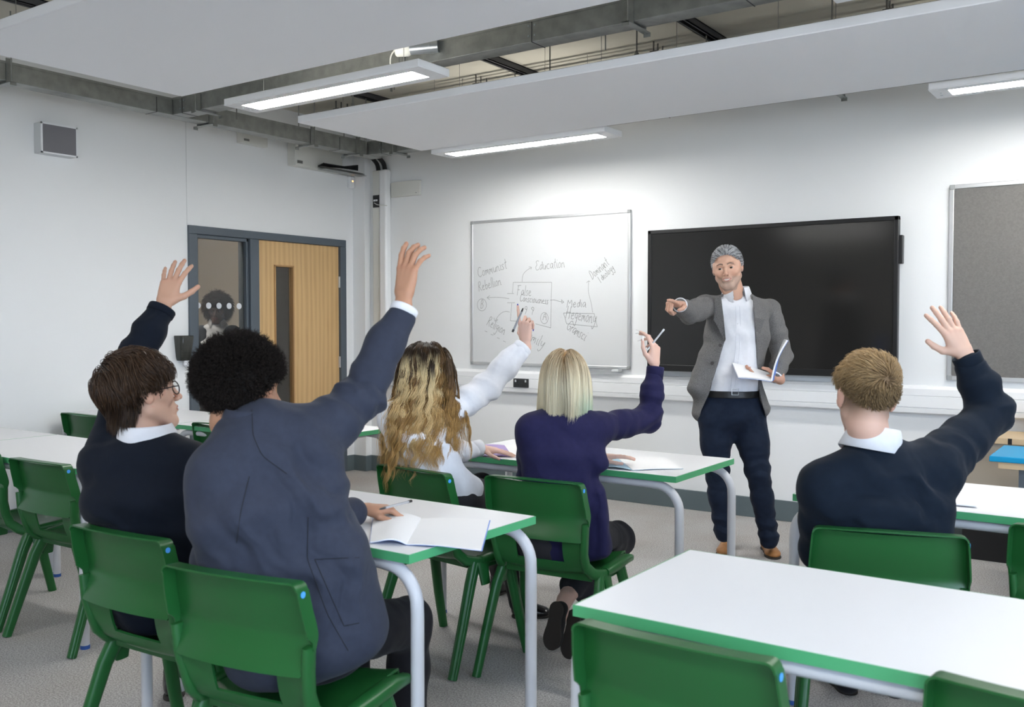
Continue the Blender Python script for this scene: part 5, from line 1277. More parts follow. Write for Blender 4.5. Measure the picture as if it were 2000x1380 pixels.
# ---------------------------------------------------------------- 3: girl with long wavy hair
def wavy_girl():
    rt = person('girl with long wavy highlighted hair in a white shirt, right arm raised holding a pen', (-2.44, 3.05, 0))
    rv = unit(cv(1, 0, .35)); rng = np.random.default_rng(8)
    pel, wai, che, upp = dp(868, 990, 3.87), dp(842, 925, 3.85), dp(825, 855, 3.86), dp(822, 812, 3.88)
    nb = dp(832, 785, 3.90); SL, SR = dp(766, 818, 3.84), dp(878, 806, 3.93)
    ER, WR = dp(948, 758, 4.06), dp(1029, 670, 4.14); EL = dp(850, 890, 4.10); WL = at(940, 874, 2, .80)
    hc, Rm = dp(836, 728, 3.92), frame(cv(.90, -.02, .42)); sc = .93
    S = Sdf(.006)
    torso(S, [(dp(868, 972, 3.88), rv, .150, .105), (wai, rv, .130, .095), (che, rv, .150, .098), (upp, rv, .138, .082)])
    S.secs([(upp, rv, .13, .08), (mid(upp, nb, .8), rv, .06, .058)], 0, .04); S.cone(mid(upp, SL, .5), SL, .055, .055, .04); S.cone(mid(upp, SR, .5), SR, .06, .060, .04)
    limb(S, [SR, mid(SR, ER, .5), ER, mid(ER, WR, .5), dp(1013, 688, 4.125)], [.060, .062, .060, .056, .046], 0, .02)
    limb(S, [SL, mid(SL, EL, .5), EL, mid(EL, WL, .55), mid(EL, WL, .88)], [.056, .052, .050, .044, .036], 0, .03)
    S.secs([(dp(868, 972, 3.88), rv, .15, .1), (dp(880, 985, 3.90), rv, .160, .112)], 0, .02)
    chair_cut(S, 3); cloth('shirt', S, MSHIRT, rt, [(ER, WR-ER, .12, .007, 12), (mid(ER, WR, .6), cv(.8, -.4, 0), .08, .005, 16), (SR, ER-SR, .10, .006, 12), (che, cv(.5, .8, 0), .14, .005, 11), (wai, cv(.8, .5, 0), .14, .006, 12), (mid(EL, WL), WL-EL, .1, .004, 18)], 21, .0028)
    ring('shirt_cuff', rt, dp(1012, 688, 4.125), WR-ER, .040, .036, MSHIRT); ring('shirt_cuff', rt, mid(EL, WL, .80), WL-EL, .035, .045, MSHIRT)
    collar(rt, nb+A_([0, 0, .0]), frame(cv(.8, 0, .5)), .056, .06, .03, MSHIRT, gap=.6)
    h1 = hand_mesh(WR+cv(-.004, .01, 0), cv(-.06, 1, .12), cv(-.35, .05, -.9), -1, .88, [(6, 4, 6, 5), (2, 48, 72, 40), (-3, 55, 75, 40), (-8, 60, 70, 40)], [(.6, .7, -.55), (.1, .85, -.6), (-.5, .8, -.4)], mid(WR, ER, .3), PALESK, slim=.86, wr=.023)
    h2 = hand_mesh(WL, unit(at(1000, 884, 2, .775)-WL), A_([0, -.1, 1.]), 1, .88, [(9, 4, 8, 6), (2, 4, 8, 6), (-4, 4, 8, 6), (-11, 6, 8, 6)], [(.8, .6, -.25), (.6, .8, -.15), (.5, .85, -.1)], mid(WL, EL, .3), PALESK, slim=.86, wr=.023)
    hp = head_mesh(hc, Rm, sc, mid(nb, upp, .3), PALESK, lips=(.55, .20, .18), neck_r=.042, brow=(.08, .045, .025), smile=.3)
    kR, kL = dp(975, 965, 4.22), dp(940, 950, 4.30); aR, aL = at(1010, 1178, 2, .10), at(972, 1120, 2, .1)
    S = Sdf(.012); torso(S, [(pel, rv, .12, .08), (wai, rv, .10, .07), (che, rv, .11, .07), (upp, rv, .10, .055)]); S.cone(upp, nb, .055, .04, .03)
    for a, b, c_ in ((SR, ER, mid(ER, WR, .8)), (SL, EL, mid(EL, WL, .7))): S.cone(upp, a, .045, .04, .03); S.chain([a, b, c_], [.036, .032, .022], .02)
    for k, a, sg in ((kR, aR, 1), (kL, aL, -1)): S.chain([pel+rv*.07*sg, k, a], [.06, .045, .03], .03)
    body(rt, [coarse(S, PALESK), h1[:3], h2[:3], hp], MSK); eyes(rt, hc, Rm, sc, (.08, .10, .10))
    mb = M('blue_nail_polish', (.04, .04, .42), .2)
    for nl in h1[3]+h2[3]: nail(rt, nl, mb, .9, .006)
    S = Sdf(.007); S.secs([(pel+A_([0, 0, .02]), rv, .150, .105), (pel+A_([0, .02, -.05]), rv, .165, .115)], 0, .03)
    for k, sg in ((kR, 1), (kL, -1)): S.chain([pel+rv*.075*sg, mid(pel+rv*.075*sg, k, .7)], [.088, .080], .05)
    chair_cut(S, 3); cloth('skirt', S, MSKIRTC, rt, [(mid(pel, kR), cv(1, 0, 0), .2, .003, 16)], 5, .002)
    S = Sdf(.007)
    for k, a, sg in ((kR, aR, 1), (kL, aL, -1)): S.chain([pel+rv*.075*sg, k, mid(k, a, .5), a], [.070, .060, .05, .036], .02)
    chair_cut(S, 3); cloth('tights', S, MTIGHT, rt, [], 5, .0005)
    shoe(rt, at(1000, 1205, 2, 0), at(1058, 1214, 2, 0)+A_([-.02, .10, 0]), MSHOE, s=.95); shoe(rt, A_([aL[0], aL[1]-.05, 0]), A_([aL[0]+.02, aL[1]+.18, 0]), MSHOE, s=.95)
    # bead bracelet: every bead a bead
    cb = mid(WL, at(1000, 884, 2, .775), -.14); f = unit(WL-EL); u_ = unit(np.cross(f, A_([0, 0, 1.]))); w_ = np.cross(u_, f); bm = bmesh.new()
    for i in range(20):
        a = 2*PI*i/20; c_ = cb+u_*math.cos(a)*.031+w_*math.sin(a)*.026-A_(rt.location); m_ = bmesh.ops.create_icosphere(bm, subdivisions=1, radius=.0048); bmesh.ops.translate(bm, verts=m_['verts'], vec=Vector(c_))
    o = from_bm('bracelet', bm, MBLACK, rt, smooth=True); o['label'] = 'black bead bracelet'
    # hair: locks that share a wave
    nl_, per = 120, 52; zm = lambda L: np.interp(L[..., 1], [-.12, -.06, -.02, .0, .02, .045, .06, .075, .09], [-.05, -.045, -.02, -.03, -.03, .0, .035, .055, .07])
    L, N = scalp(nl_, zm, rng); nl_ = len(L); side = np.sign(L[:, 0]+.004)
    ln0 = rng.uniform(.40, .52, nl_)*np.interp(L[:, 1], [-.1, .0, .08], [1, .97, .85]); ph = rng.uniform(0, 6.3, nl_); fq = rng.uniform(10.5, 14, nl_); am = rng.uniform(.007, .012, nl_)
    idx = np.repeat(np.arange(nl_), per); n = len(idx); j = rng.normal(size=(n, 3))*.0045; roots = L[idx]+j; roots = SKULL_C+unit((roots-SKULL_C)/SKULL_R)*(SKULL_R+.003)
    d = np.stack([side[idx]*.6, -.25+0*idx, -.7+0*idx], 1); nn_ = unit((roots-SKULL_C)/SKULL_R**2); d = unit(d-nn_*(d*nn_).sum(1, keepdims=True)+nn_*.06)
    W0 = hc+(roots*sc)@Rm.T; off = (rng.uniform(.003, .018, nl_)[idx]+rng.uniform(0, .004, n))
    ow = unit((W0-hc)*[1, 1, 0]+1e-4); sdv = unit(np.cross(ow, [0, 0, 1.])); s2 = ow*.5
    spread = (W0-hc); spread[:, 2] = 0
    bk = unit(-cv(0, 0, 1)+cv(-.5, 0, 0))
    fld = lambda p, t: A_([0, 0, -.45])+(.02 if t < .3 else .12 if t < .6 else .02)*bk[None, :]+spread*(.25 if t < .3 else .8)
    P = grow(W0, d@Rm.T, ln0[idx]*rng.uniform(.85, 1.06, n), 26, gw=.12, noise=.10, nsc=16, seed=4, field=fld,
             coll=[(hc+Rm@(SKULL_C*sc), (SKULL_R+.004)*sc, Rm, off), (hc+Rm@(A_([0, .01, -.03])*sc), A_([.066, .075, .095])*sc, Rm, off*.6), (nb+A_([0, 0, .03]), A_([.05, .05, .08]), np.eye(3), off), (che, A_([.140, .085, .15]), frame(np.cross(A_([0, 0, 1.]), rv)), off), (mid(upp, SL, .8), A_([.07, .07, .07]), np.eye(3), off), (mid(upp, SR, .8), A_([.07, .07, .07]), np.eye(3), off)],
             wave=(am[idx], fq[idx], ph[idx]+rng.normal(size=n)*.18, sdv, s2), ramp=1.7)
    t = np.linspace(0, 1, 26)[None, :, None]; hl = (rng.uniform(size=nl_) < .33)[idx][:, None, None]
    root_c = A_([.034, .020, .011]); gold = A_([.56, .33, .11]); pale = A_([.80, .64, .36])
    base = root_c*(1-np.clip(t*2.2, 0, 1))+A_([.16, .085, .030])*np.clip(t*2.2, 0, 1)
    base = base*(1-np.clip(t*1.6-.5, 0, 1))+gold*np.clip(t*1.6-.5, 0, 1)
    hi = root_c*(1-np.clip(t*8-1., 0, 1))+pale*np.clip(t*8-1., 0, 1); hi = hi*(1-np.clip(t*1.3-.3, 0, .8))+gold*np.clip(t*1.3-.3, 0, .8)
    C = np.where(hl, hi, base)*rng.uniform(.75, 1.2, (n, 1, 1))
    strand_mesh('hair', P, np.full(n, .0009), np.clip(C, 0, 1), MHAIR, rt, extra=cap(hc, Rm, sc, root_c, .006, zm))
wavy_girl()
pen('pen', dp(1022, 601, 4.12), dp(1001, 648, 4.10), 'black and silver pen held in the raised hand of the wavy-haired girl', M('silver_pen', (.25, .26, .28), .3, metal=.5), MBLACK, .0045)

# ---------------------------------------------------------------- 4: girl with the blonde bob
def bob_girl():
    rt = person('girl with a straight blonde bob in an indigo jumper, right hand raised holding a pen', (-1.97, 3.12, 0))
    rv = unit(cv(1, 0, .10)); rng = np.random.default_rng(12)
    pel, wai, che, upp = dp(1092, 1055, 3.66), dp(1092, 985, 3.64), dp(1093, 890, 3.64), dp(1097, 832, 3.66)
    nb = dp(1103, 795, 3.68); SL, SR = dp(1040, 842, 3.63), dp(1160, 838, 3.68)
    ER, WR = dp(1268, 818, 3.86), dp(1279, 716, 3.88); EL = dp(1035, 935, 3.82); WL = at(1165, 892, 2, .80)
    hc, Rm = dp(1103, 742, 3.70), frame(cv(.16, -.05, 1)); sc = .93
    S = Sdf(.006)
    torso(S, [(dp(1110, 1075, 3.66), rv, .160, .105), (dp(1098, 1020, 3.65), rv, .150, .100), (wai, rv, .140, .095), (che, rv, .150, .098), (upp, rv, .132, .084)])
    S.secs([(upp, rv, .12, .08), (mid(upp, nb, .8), rv, .058, .056)], 0, .04); S.cone(mid(upp, SL, .5), SL, .058, .060, .04); S.cone(mid(upp, SR, .5), SR, .062, .062, .04)
    limb(S, [SR, mid(SR, ER, .5), ER, mid(ER, WR, .5), dp(1278, 735, 3.88)], [.064, .056, .052, .048, .036], 0, .02)
    S.cone(mid(che, SR, .6), dp(1175, 905, 3.62), .06, .03, .05)
    S.secs([(dp(1165, 960, 3.62), rv, .03, .06), (dp(1172, 1070, 3.64), rv, .042, .09)], 0, .05)
    limb(S, [SL, mid(SL, EL, .5), EL, mid(EL, WL, .85)], [.060, .054, .050, .036], 0, .03)
    chair_cut(S, 4); cloth('jumper', S, MPURP, rt, [(ER, cv(.4, -.8, 0), .09, .007, 15), (mid(SR, ER, .3), ER-SR, .09, .005, 13), (mid(ER, WR, .4), WR-ER, .07, .005, 20), (dp(1170, 1000, 3.55), cv(1, .08, 0), .13, .008, 14), (che, cv(.8, .6, 0), .14, .004, 9), (wai, cv(.25, 1, 0), .12, .004, 11)], 31, .0018)
    ring('jumper_cuff', rt, dp(1278, 738, 3.88), WR-ER, .0335, .045, MPURP)
    h1 = hand_mesh(WR+cv(0, .006, 0), cv(.02, 1, .08), cv(.72, 0, -.70), -1, .90, [(5, 25, 28, 14), (1, 34, 34, 18), (-3, 44, 38, 20), (-8, 55, 40, 20)], [(.65, .75, -.35), (.35, .95, -.15), (.1, 1, .0)], mid(WR, ER, .3), PALESK, slim=.84, wr=.022)
    h2 = hand_mesh(WL, cv(.9, 0, .3), A_([0, 0, 1.]), 1, .88, [(9, 4, 8, 6), (2, 4, 8, 6), (-4, 4, 8, 6), (-11, 6, 8, 6)], [(.8, .6, -.25), (.6, .8, -.15), (.5, .85, -.1)], mid(WL, EL, .3), PALESK, slim=.86)
    hp = head_mesh(hc, Rm, sc, mid(nb, upp, .3), PALESK, lips=(.5, .2, .18), neck_r=.041)
    kR, kL = dp(1205, 1052, 4.02), dp(1130, 1040, 4.10); aR = dp(1108, 1160, 3.80); aL = dp(1150, 1185, 3.86)
    S = Sdf(.012); torso(S, [(pel, rv, .12, .08), (wai, rv, .10, .07), (che, rv, .11, .07), (upp, rv, .10, .055)]); S.cone(upp, nb, .055, .04, .03)
    for a, b, c_ in ((SR, ER, mid(ER, WR, .8)), (SL, EL, mid(EL, WL, .7))): S.cone(upp, a, .045, .04, .03); S.chain([a, b, c_], [.036, .032, .022], .02)
    for k, a, sg in ((kR, aR, 1), (kL, aL, -1)): S.chain([pel+rv*.07*sg, k, a], [.06, .045, .032], .03)
    # bare ankle between trouser and shoe, heel lifted
    S2 = Sdf(.004); tR = dp(1082, 1250, 3.70); hR = dp(1095, 1182, 3.72)
    S2.chain([dp(1125, 1140, 3.85), dp(1104, 1170, 3.78), dp(1094, 1195, 3.73), dp(1086, 1235, 3.70)], [.040, .031, .030, .030], .01)
    body(rt, [coarse(S, PALESK), coarse(S2, PALESK), h1[:3], h2[:3], hp], MSK); eyes(rt, hc, Rm, sc)
    mw_ = M('white_nail_polish', (.80, .80, .82), .2)
    for nl in h1[3]: nail(rt, nl, mw_, .95, .017)
    S = Sdf(.007); S.secs([(pel+A_([0, 0, .03]), rv, .150, .105), (pel+A_([0, .02, -.055]), rv, .165, .115)], 0, .03)
    for k, a, sg in ((kR, dp(1118, 1145, 3.84), 1), (kL, mid(kL, aL, .8), -1)): S.chain([pel+rv*.08*sg, k, mid(k, a, .5), a], [.092, .070, .062, .055], .03)
    chair_cut(S, 4); cloth('trousers', S, MSKIRTC, rt, [(kR, kR-pel, .12, .004, 12), (dp(1125, 1140, 3.85), cv(.5, -.8, 0), .08, .004, 16)], 5, .002)
    up_ = unit(cv(.65, .1, .9)); shoe(rt, dp(1088, 1175, 3.68), dp(1074, 1268, 3.66), MSUEDE, up=up_, low=True, s=.85); shoe(rt, dp(1122, 1190, 3.74), dp(1108, 1285, 3.72), MSUEDE, up=up_, low=True, s=.85)
    # hair: straight, blunt at the collar, a green-tinted strand at the right
    zm = lambda L: np.interp(L[..., 1], [-.12, -.06, -.02, .0, .02, .045, .06, .075, .09], [-.05, -.045, -.02, -.03, -.03, .0, .035, .055, .07])
    L, N = scalp(8500, zm, rng); n = len(L); side = np.sign(L[:, 0]-.006+rng.normal(size=n)*.002)
    d = unit(np.stack([side*.9, -.25-2.0*(L[:, 1] < -.0)*0+0*side, -.25+0*side], 1)+unit(L-SKULL_C)*.35)
    bkk = np.clip((L[:, 1]+.11)/.09, 0, 1); d = np.stack([side*(.06+.55*bkk), -.25-.2*(1-bkk), -.6+0*side], 1); nn_ = unit((L-SKULL_C)/SKULL_R**2); d = unit(d-nn_*(d*nn_).sum(1, keepdims=True)+nn_*.05)
    W0 = hc+(L*sc)@Rm.T; zt = nb[2]-.012+rng.normal(size=n)*.010+.012*np.sin(L[:, 0]*60); ln = np.clip((W0[:, 2]-zt)*1.06+.010+.03*(L[:, 2] > .09), .02, .5); off = rng.uniform(.002, .012, n)
    P = grow(W0, d@Rm.T, ln, 16, gw=.45, noise=.05, nsc=26, seed=2, coll=[(hc+Rm@(SKULL_C*sc), (SKULL_R+.003)*sc, Rm, off), (hc+Rm@(A_([0, -.01, -.03])*sc), A_([.072, .076, .085])*sc, Rm, off), (nb+A_([0, 0, .0]), A_([.052, .055, .12]), np.eye(3), off)])
    t = np.linspace(0, 1, 16)[None, :, None]; lock = (vn(np.stack([np.arctan2(L[:, 0], -L[:, 1])*9, L[:, 2]*25, 0*side], 1), 1, 3)*.5+.5)[:, None, None]
    rootc = A_([.34, .20, .085]); pl = A_([.80, .72, .52]); tt = np.clip(t*2.0+.25*lock, 0, 1); C = rootc*(1-tt)+pl*tt; C = C*(.70+.45*lock)
    gr = (np.clip((P-hc)@_R/.06-.35, 0, 1)[..., None])*np.clip(t*3-1.5, 0, 1); C = C*(1-gr*.55)+A_([.36, .62, .48])*gr*.55
    strand_mesh('hair', P, np.full(n, .0010), np.clip(C*rng.uniform(.88, 1.1, (n, 1, 1)), 0, 1), MHAIR, rt, extra=cap(hc, Rm, sc, rootc, .005, zm))
bob_girl()
pen('pen', dp(1263, 685, 3.86), dp(1297, 643, 3.90), 'clear pen held in the raised hand with long white nails', MCLEARP, MGREYP, .0038)

# ---------------------------------------------------------------- 5: fair-haired boy
def fair_boy():
    rt = person('boy with short fair faded hair in a navy jumper, right arm raised, seen from behind', (-.72, 2.98, 0))
    rv = unit(cv(1, 0, .05)); rng = np.random.default_rng(14)
    pel, wai, che, upp = dp(1733, 1165, 2.84), dp(1730, 1090, 2.80), dp(1725, 990, 2.79), dp(1716, 925, 2.81)
    nb = dp(1705, 868, 2.82); SL, SR = dp(1610, 950, 2.78), dp(1822, 915, 2.83)
    ER, WR = dp(1938, 805, 2.98), dp(1884, 693, 2.98); EL = dp(1600, 1075, 2.88); WL = at(1640, 990, 2, .80)
    hc, Rm = dp(1692, 778, 2.82), frame(cv(.0, -.10, 1), roll=-.09); sc = .97
    S = Sdf(.006)
    torso(S, [(pel, rv, .185, .130), (wai, rv, .195, .128), (che, rv, .205, .125), (upp, rv, .175, .105)])
    S.secs([(upp, rv, .165, .095), (mid(upp, nb, .85), rv, .078, .072)], 0, .05); S.cone(mid(upp, SL, .5), SL, .072, .072, .05); S.cone(mid(upp, SR, .5), SR, .078, .078, .05)
    limb(S, [SR, mid(SR, ER, .5), ER, mid(ER, WR, .5), dp(1893, 712, 2.98)], [.082, .070, .064, .060, .044], 0, .02)
    S.cone(mid(che, SR, .7), mid(SR, ER, .25), .085, .055, .05)
    limb(S, [SL, mid(SL, EL, .5), EL, mid(EL, WL, .85)], [.072, .062, .056, .042], 0, .03)
    S.ell(nb+A_([0, 0, .055]), (.058, .058, .06), None, .015, 's')
    chair_cut(S, 5); cloth('jumper', S, MNAVY2, rt, [(ER, cv(-.1, 1, 0), .12, .007, 11), (mid(SR, ER, .2), ER-SR, .10, .006, 11), (mid(ER, WR, .75), WR-ER, .06, .006, 16), (dp(1720, 1020, 2.7), cv(.08, 1, 0), .18, .008, 9), (dp(1810, 960, 2.7), cv(.7, .7, 0), .12, .008, 10), (dp(1700, 930, 2.7), cv(.2, 1, 0), .12, .004, 9)], 41, .002)
    ring('jumper_cuff', rt, dp(1897, 716, 2.98), WR-ER, .041, .040, MNAVY2)
    collar(rt, nb+cv(0, .018, 0), frame(cv(-.1, .02, 1), up=(.0, .06, 1), roll=-.14), .064, .066, .034, MSHIRT, flare=.030, gap=.5, drop=.032)
    h1 = hand_mesh(WR+cv(0, .004, 0), cv(-.42, .9, .22), cv(.05, .12, -1), -1, .90, [(11, 6, 10, 6), (2, 4, 8, 5), (-4, 4, 10, 6), (-15, 8, 14, 10)], [(.85, .55, -.25), (.62, .85, -.05), (.45, .95, .05)], mid(WR, ER, .3), (.62, .41, .32), wr=.026, slim=1.12)
    h2 = hand_mesh(WL, cv(.5, 0, .85), A_([0, 0, 1.]), 1, .88, [(9, 4, 8, 6), (2, 4, 8, 6), (-4, 4, 8, 6), (-11, 6, 8, 6)], [(.8, .6, -.25), (.6, .8, -.15), (.5, .85, -.1)], mid(WL, EL, .3), LIGHTSK)
    P, F, col = head_mesh(hc, Rm, sc, mid(nb, upp, .3), (.64, .41, .32), lips=(.5, .2, .18), neck_r=.054, ear=1.18)
    # clipped sides and nape: pigment of the stubble fading down the neck
    L = ((P-hc)@Rm)/sc; fd = np.clip((L[:, 2]+.075)/.05, 0, 1)*(L[:, 1] < .03)*(np.abs(L[:, 0]) < .0765)*np.clip((-(L[:, 1])+.06)/.05, 0, 1)*.78
    col = col*(1-fd[:, None])+A_([.16, .105, .065])*fd[:, None]
    kR, kL = dp(1765, 1120, 3.2), dp(1655, 1118, 3.26); aR, aL = at(1748, 1335, 2, .10), at(1655, 1325, 2, .10)
    S = Sdf(.012); torso(S, [(pel, rv, .14, .09), (wai, rv, .13, .08), (che, rv, .14, .09), (upp, rv, .12, .07)]); S.cone(upp, nb, .065, .05, .03)
    for a, b, c_ in ((SR, ER, mid(ER, WR, .8)), (SL, EL, mid(EL, WL, .7))): S.cone(upp, a, .055, .05, .03); S.chain([a, b, c_], [.045, .04, .028], .02)
    for k, a, sg in ((kR, aR, 1), (kL, aL, -1)): S.chain([pel+rv*.08*sg, k, a], [.06, .048, .034], .03)
    body(rt, [coarse(S, LIGHTSK), h1[:3], h2[:3], (P, F, col)], MSK); eyes(rt, hc, Rm, sc)
    for nl in h1[3]: nail(rt, nl, bpy.data.materials['natural_nail'], .9)
    S = Sdf(.007); S.secs([(pel+A_([0, 0, .03]), rv, .165, .12), (pel+A_([0, .02, -.06]), rv, .175, .12)], 0, .03)
    for k, a, sg in ((kR, aR, 1), (kL, aL, -1)): S.chain([pel+rv*.085*sg, k, mid(k, a, .5), a], [.090, .070, .058, .050], .03)
    chair_cut(S, 5); cloth('trousers', S, MTROU, rt, [(kR, kR-pel, .12, .004, 12)], 5, .002)
    for (a, b) in (((1665, 1358), (1622, 1322)), ((1748, 1352), (1722, 1328))): h_ = at(*a, 2, 0); t_ = at(*b, 2, 0); f = unit(t_-h_); shoe(rt, h_, h_+f*.27, MSHOE)
    wh = unit(A_([.02, -.085, .055])-SKULL_C)
    zm = lambda L: np.interp(L[..., 1], [-.12, -.09, -.05, -.02, .0, .03, .05, .07, .09], [-.022, -.030, .005, .030, .034, .036, .05, .06, .066])
    wpt = SKULL_C+wh*SKULL_R
    def comb(L): q = L-wpt; sw = np.cross(wh[None, :], unit(q)); return unit(q)+sw*.55
    def length(L):
        q = np.linalg.norm(L-wpt, axis=1); top = np.clip((L[:, 2]-.03)/.05, 0, 1); return .018+.034*top+.012*(L[:, 1] > .04)
    def colf(L, r, n, st):
        top = np.clip((L[:, 2]-.02)/.08, 0, 1)[:, None, None]; return colmix((.16, .095, .045), (.46, .31, .15), .3, r, n, st, .8)*(.55+.6*top)
    def fld(p, t): return Rm[:, 1][None, :]*.0
    short_hair(rt, hc, Rm, sc, 7500, rng, colf, length, comb, lambda L: .10+.16*(L[:, 1] > .03), zmin=zm, g=.02, noise=.22, nsc=30, rad=.00095, capc=(.17, .11, .06), steps=8, layer=.012, capoff=.004, jitter=.22, hugl=lambda L: .020*np.clip((L[:, 2]-.05)/.05, 0, 1)+.012*np.clip(L[:, 1]/.06, 0, 1)*(L[:, 2] > .05))
fair_boy()

# ---------------------------------------------------------------- 6: teacher
def teacher():
    rt = person('grey-haired teacher in tweed jacket and jeans standing by the screen, pointing and holding a book', (-2.0, 5.25, 0))
    rng = np.random.default_rng(16); fwd = unit(cv(-.28, 0, -1)); rv = unit(np.cross(fwd, A_([0, 0, 1.]))); Ft = frame(fwd)
    # rv points to his right, i.e. camera left
    D = 5.42
    hip, wai, che, upp = dp(1425, 792, D), dp(1430, 735, D), dp(1440, 655, D), dp(1441, 605, D+.02)
    nb = dp(1438, 576, D+.02); SR, SL = dp(1378, 598, D-.02), dp(1502, 606, D+.06)
    ER, WR = dp(1347, 612, 5.22), dp(1327, 594, 4.98); EL, WL = dp(1528, 695, D+.05), dp(1513, 740, D-.14)
    hc, Rm = dp(1421, 524, D-.03), frame(cv(-.36, -.04, -1), roll=-.13); sc = 1.02
    hR, hL = dp(1396, 812, D), dp(1462, 812, D); kR, kL = dp(1400, 920, D-.01), dp(1480, 920, D-.04); aR, aL = dp(1414, 1036, D+.0), dp(1502, 1048, D+.02)
    # shirt
    S = Sdf(.006)
    torso(S, [(dp(1427, 762, D), rv, .152, .112), (wai, rv, .158, .118), (che, rv, .165, .118), (upp, rv, .150, .092)])
    S.secs([(upp, rv, .14, .085), (mid(upp, nb, .9), rv, .068, .064)], 0, .04); S.cone(upp, mid(upp, SR, .8), .07, .055, .04); S.cone(upp, mid(upp, SL, .8), .07, .055, .04)
    Snk = nb+fwd*.05+A_([0, 0, .015]); S.ell(Snk, (.040, .040, .060), None, .01, 's')
    shirt_ = cloth('shirt', S, MSHIRT, rt, [(che, cv(.9, .2, 0), .15, .003, 14), (wai, cv(.8, -.4, 0), .12, .005, 14)], 51, .0018)
    collar(rt, nb+A_([0, 0, .010]), frame(cv(-.05, 0, -1), up=tuple(A_([0, 0, 1])+fwd*.34)), .066, .076, .034, MSHIRT, flare=.024, gap=.85, drop=.024)
    BP = wverts(shirt_, rt)
    for dx in (-4, 4): seg_seam(rt, trace(BP, [(1441+dx, 598), (1442+dx, 640), (1440+dx, 690), (1431+dx, 755)]), M('shirt_stitch', (.60, .61, .66), .8), .0011, 'shirt_placket')
    for i, q in enumerate((.1, .4, .7, 1.)):
        c_ = trace(BP, [(1441, 620+q*120), (1441-q*5, 624+q*120)])[0]; bm = bmesh.new(); tube(bm, [Vector(c_-A_(rt.location)), Vector(c_+fwd*.003-A_(rt.location))], .0045, n=10); from_bm('shirt_button', bm, MWHITE, rt, smooth=True)
    # jacket: torso shell with an open front
    S = Sdf(.0055)
    torso(S, [(dp(1427, 800, D), rv, .222, .138), (dp(1422, 745, D), rv, .178, .128), (dp(1430, 700, D), rv, .172, .127), (che, rv, .182, .128), (upp, rv, .168, .104)])
    S.secs([(upp, rv, .16, .095), (mid(upp, nb, .7), rv, .084, .076)], 0, .05); S.cone(mid(upp, SR, .5), SR, .068, .066, .04); S.cone(mid(upp, SL, .5), SL, .068, .066, .04)
    S.secs([(dp(1385, 700, D), rv, .06, .07), (dp(1362, 760, D-.02), rv, .060, .075)], 0, .05)
    zs = [hip[2]-.2]+[dp(0, y, D)[2] for y in (800, 770, 740, 662, 640, 600, 575)]+[nb[2]+.2]
    # edges of the opening across the chest (metres along rv from the body's midline at each height)
    def edge(pxs): return [(dp(px, y, D-.1)-hip)@rv for px, y in pxs]
    xr = edge([(1352, 860), (1368, 800), (1383, 770), (1392, 745), (1416, 662), (1414, 640), (1409, 600), (1408, 572), (1408, 540)]); xl = edge([(1505, 860), (1493, 800), (1485, 770), (1481, 740), (1476, 662), (1474, 640), (1475, 600), (1475, 572), (1475, 540)])
    def opening(X, Y, Z):
        u = (X-hip[0])*rv[0]+(Y-hip[1])*rv[1]; v = (X-hip[0])*fwd[0]+(Y-hip[1])*fwd[1]+0*Z
        zz = np.broadcast_to(Z, np.broadcast(X, Y, Z).shape); a = np.interp(zz, zs, xr); b = np.interp(zz, zs, xl); return np.maximum(np.maximum(u-a, b-u), -v+.0)
    S.add(opening, hip-A_([.5, .5, .3]), nb+A_([.5, .5, .3]), .006, 's')
    P, F = S.build(); P = relax(P, F, 1); N = vnormals(P, F)
    P = folds(P, N, [(ER, ER-SR, .09, .005, 14), (wai+rv*.15, cv(.2, 1, 0), .12, .004, 10)], 61, .0018); from_arrays('jacket', P-A_(rt.location), F, MTWEED, rt)
    for nm, sh, el, wr, sp in (('right', SR, ER, WR, None), ('left', SL, EL, WL, None)):
        S = Sdf(.0055); limb(S, [sh, mid(sh, el, .5), el, mid(el, wr, .5), mid(el, wr, .86)], [.070, .064, .058, .050, .042], 0, .02)
        o = cloth('jacket_sleeve', S, MTWEED, rt, [(el, el-sh, .10, .0035, 13), (sh, sh-el, .08, .003, 12), (mid(sh, el, .5), el-sh, .08, .004, 12)], 63, .0018)
        ring('shirt_cuff', rt, mid(el, wr, .84), wr-el, .036, .030, MSHIRT)
    # lapels
    for sg, pts in ((1, [(1408, 578), (1413, 620), (1417, 662)]), (-1, [(1470, 578), (1474, 620), (1477, 662)])):
        V = []; 
        for (px, py), w_ in zip(pts, (.035, .052, .004)):
            c_ = dp(px, py, D-.135+(.03 if py < 600 else 0)); V += [c_, c_+rv*sg*w_+fwd*-.014+A_([0, 0, -.012])]
        bm = bmesh.new(); q = [bm.verts.new(Vector(v-A_(rt.location))) for v in V]
        for i in (0, 2): bm.faces.new((q[i], q[i+1], q[i+3], q[i+2]))
        o = from_bm('lapel', bm, MTWEED, rt); md = o.modifiers.new('Solidify', 'SOLIDIFY'); md.thickness = .006; md.offset = 0
    for px, py in ((1407, 674), (1391, 709)):
        c_ = dp(px, py, D-.145); bm = bmesh.new(); tube(bm, [Vector(c_-fwd*.02-A_(rt.location)), Vector(c_+fwd*.006-A_(rt.location))], .010, n=14); from_bm('jacket_button', bm, M('horn_button', (.03, .022, .018), .4), rt, smooth=True)
    # belt and jeans
    bc = dp(1427, 768, D)
    S = Sdf(.005); S.secs([(bc+A_([0, 0, .018]), rv, .158, .118), (bc-A_([0, 0, .018]), rv, .160, .119)], 0, 0)
    def cutb(X, Y, Z): return np.abs(Z-bc[2])+0*X+0*Y-.019
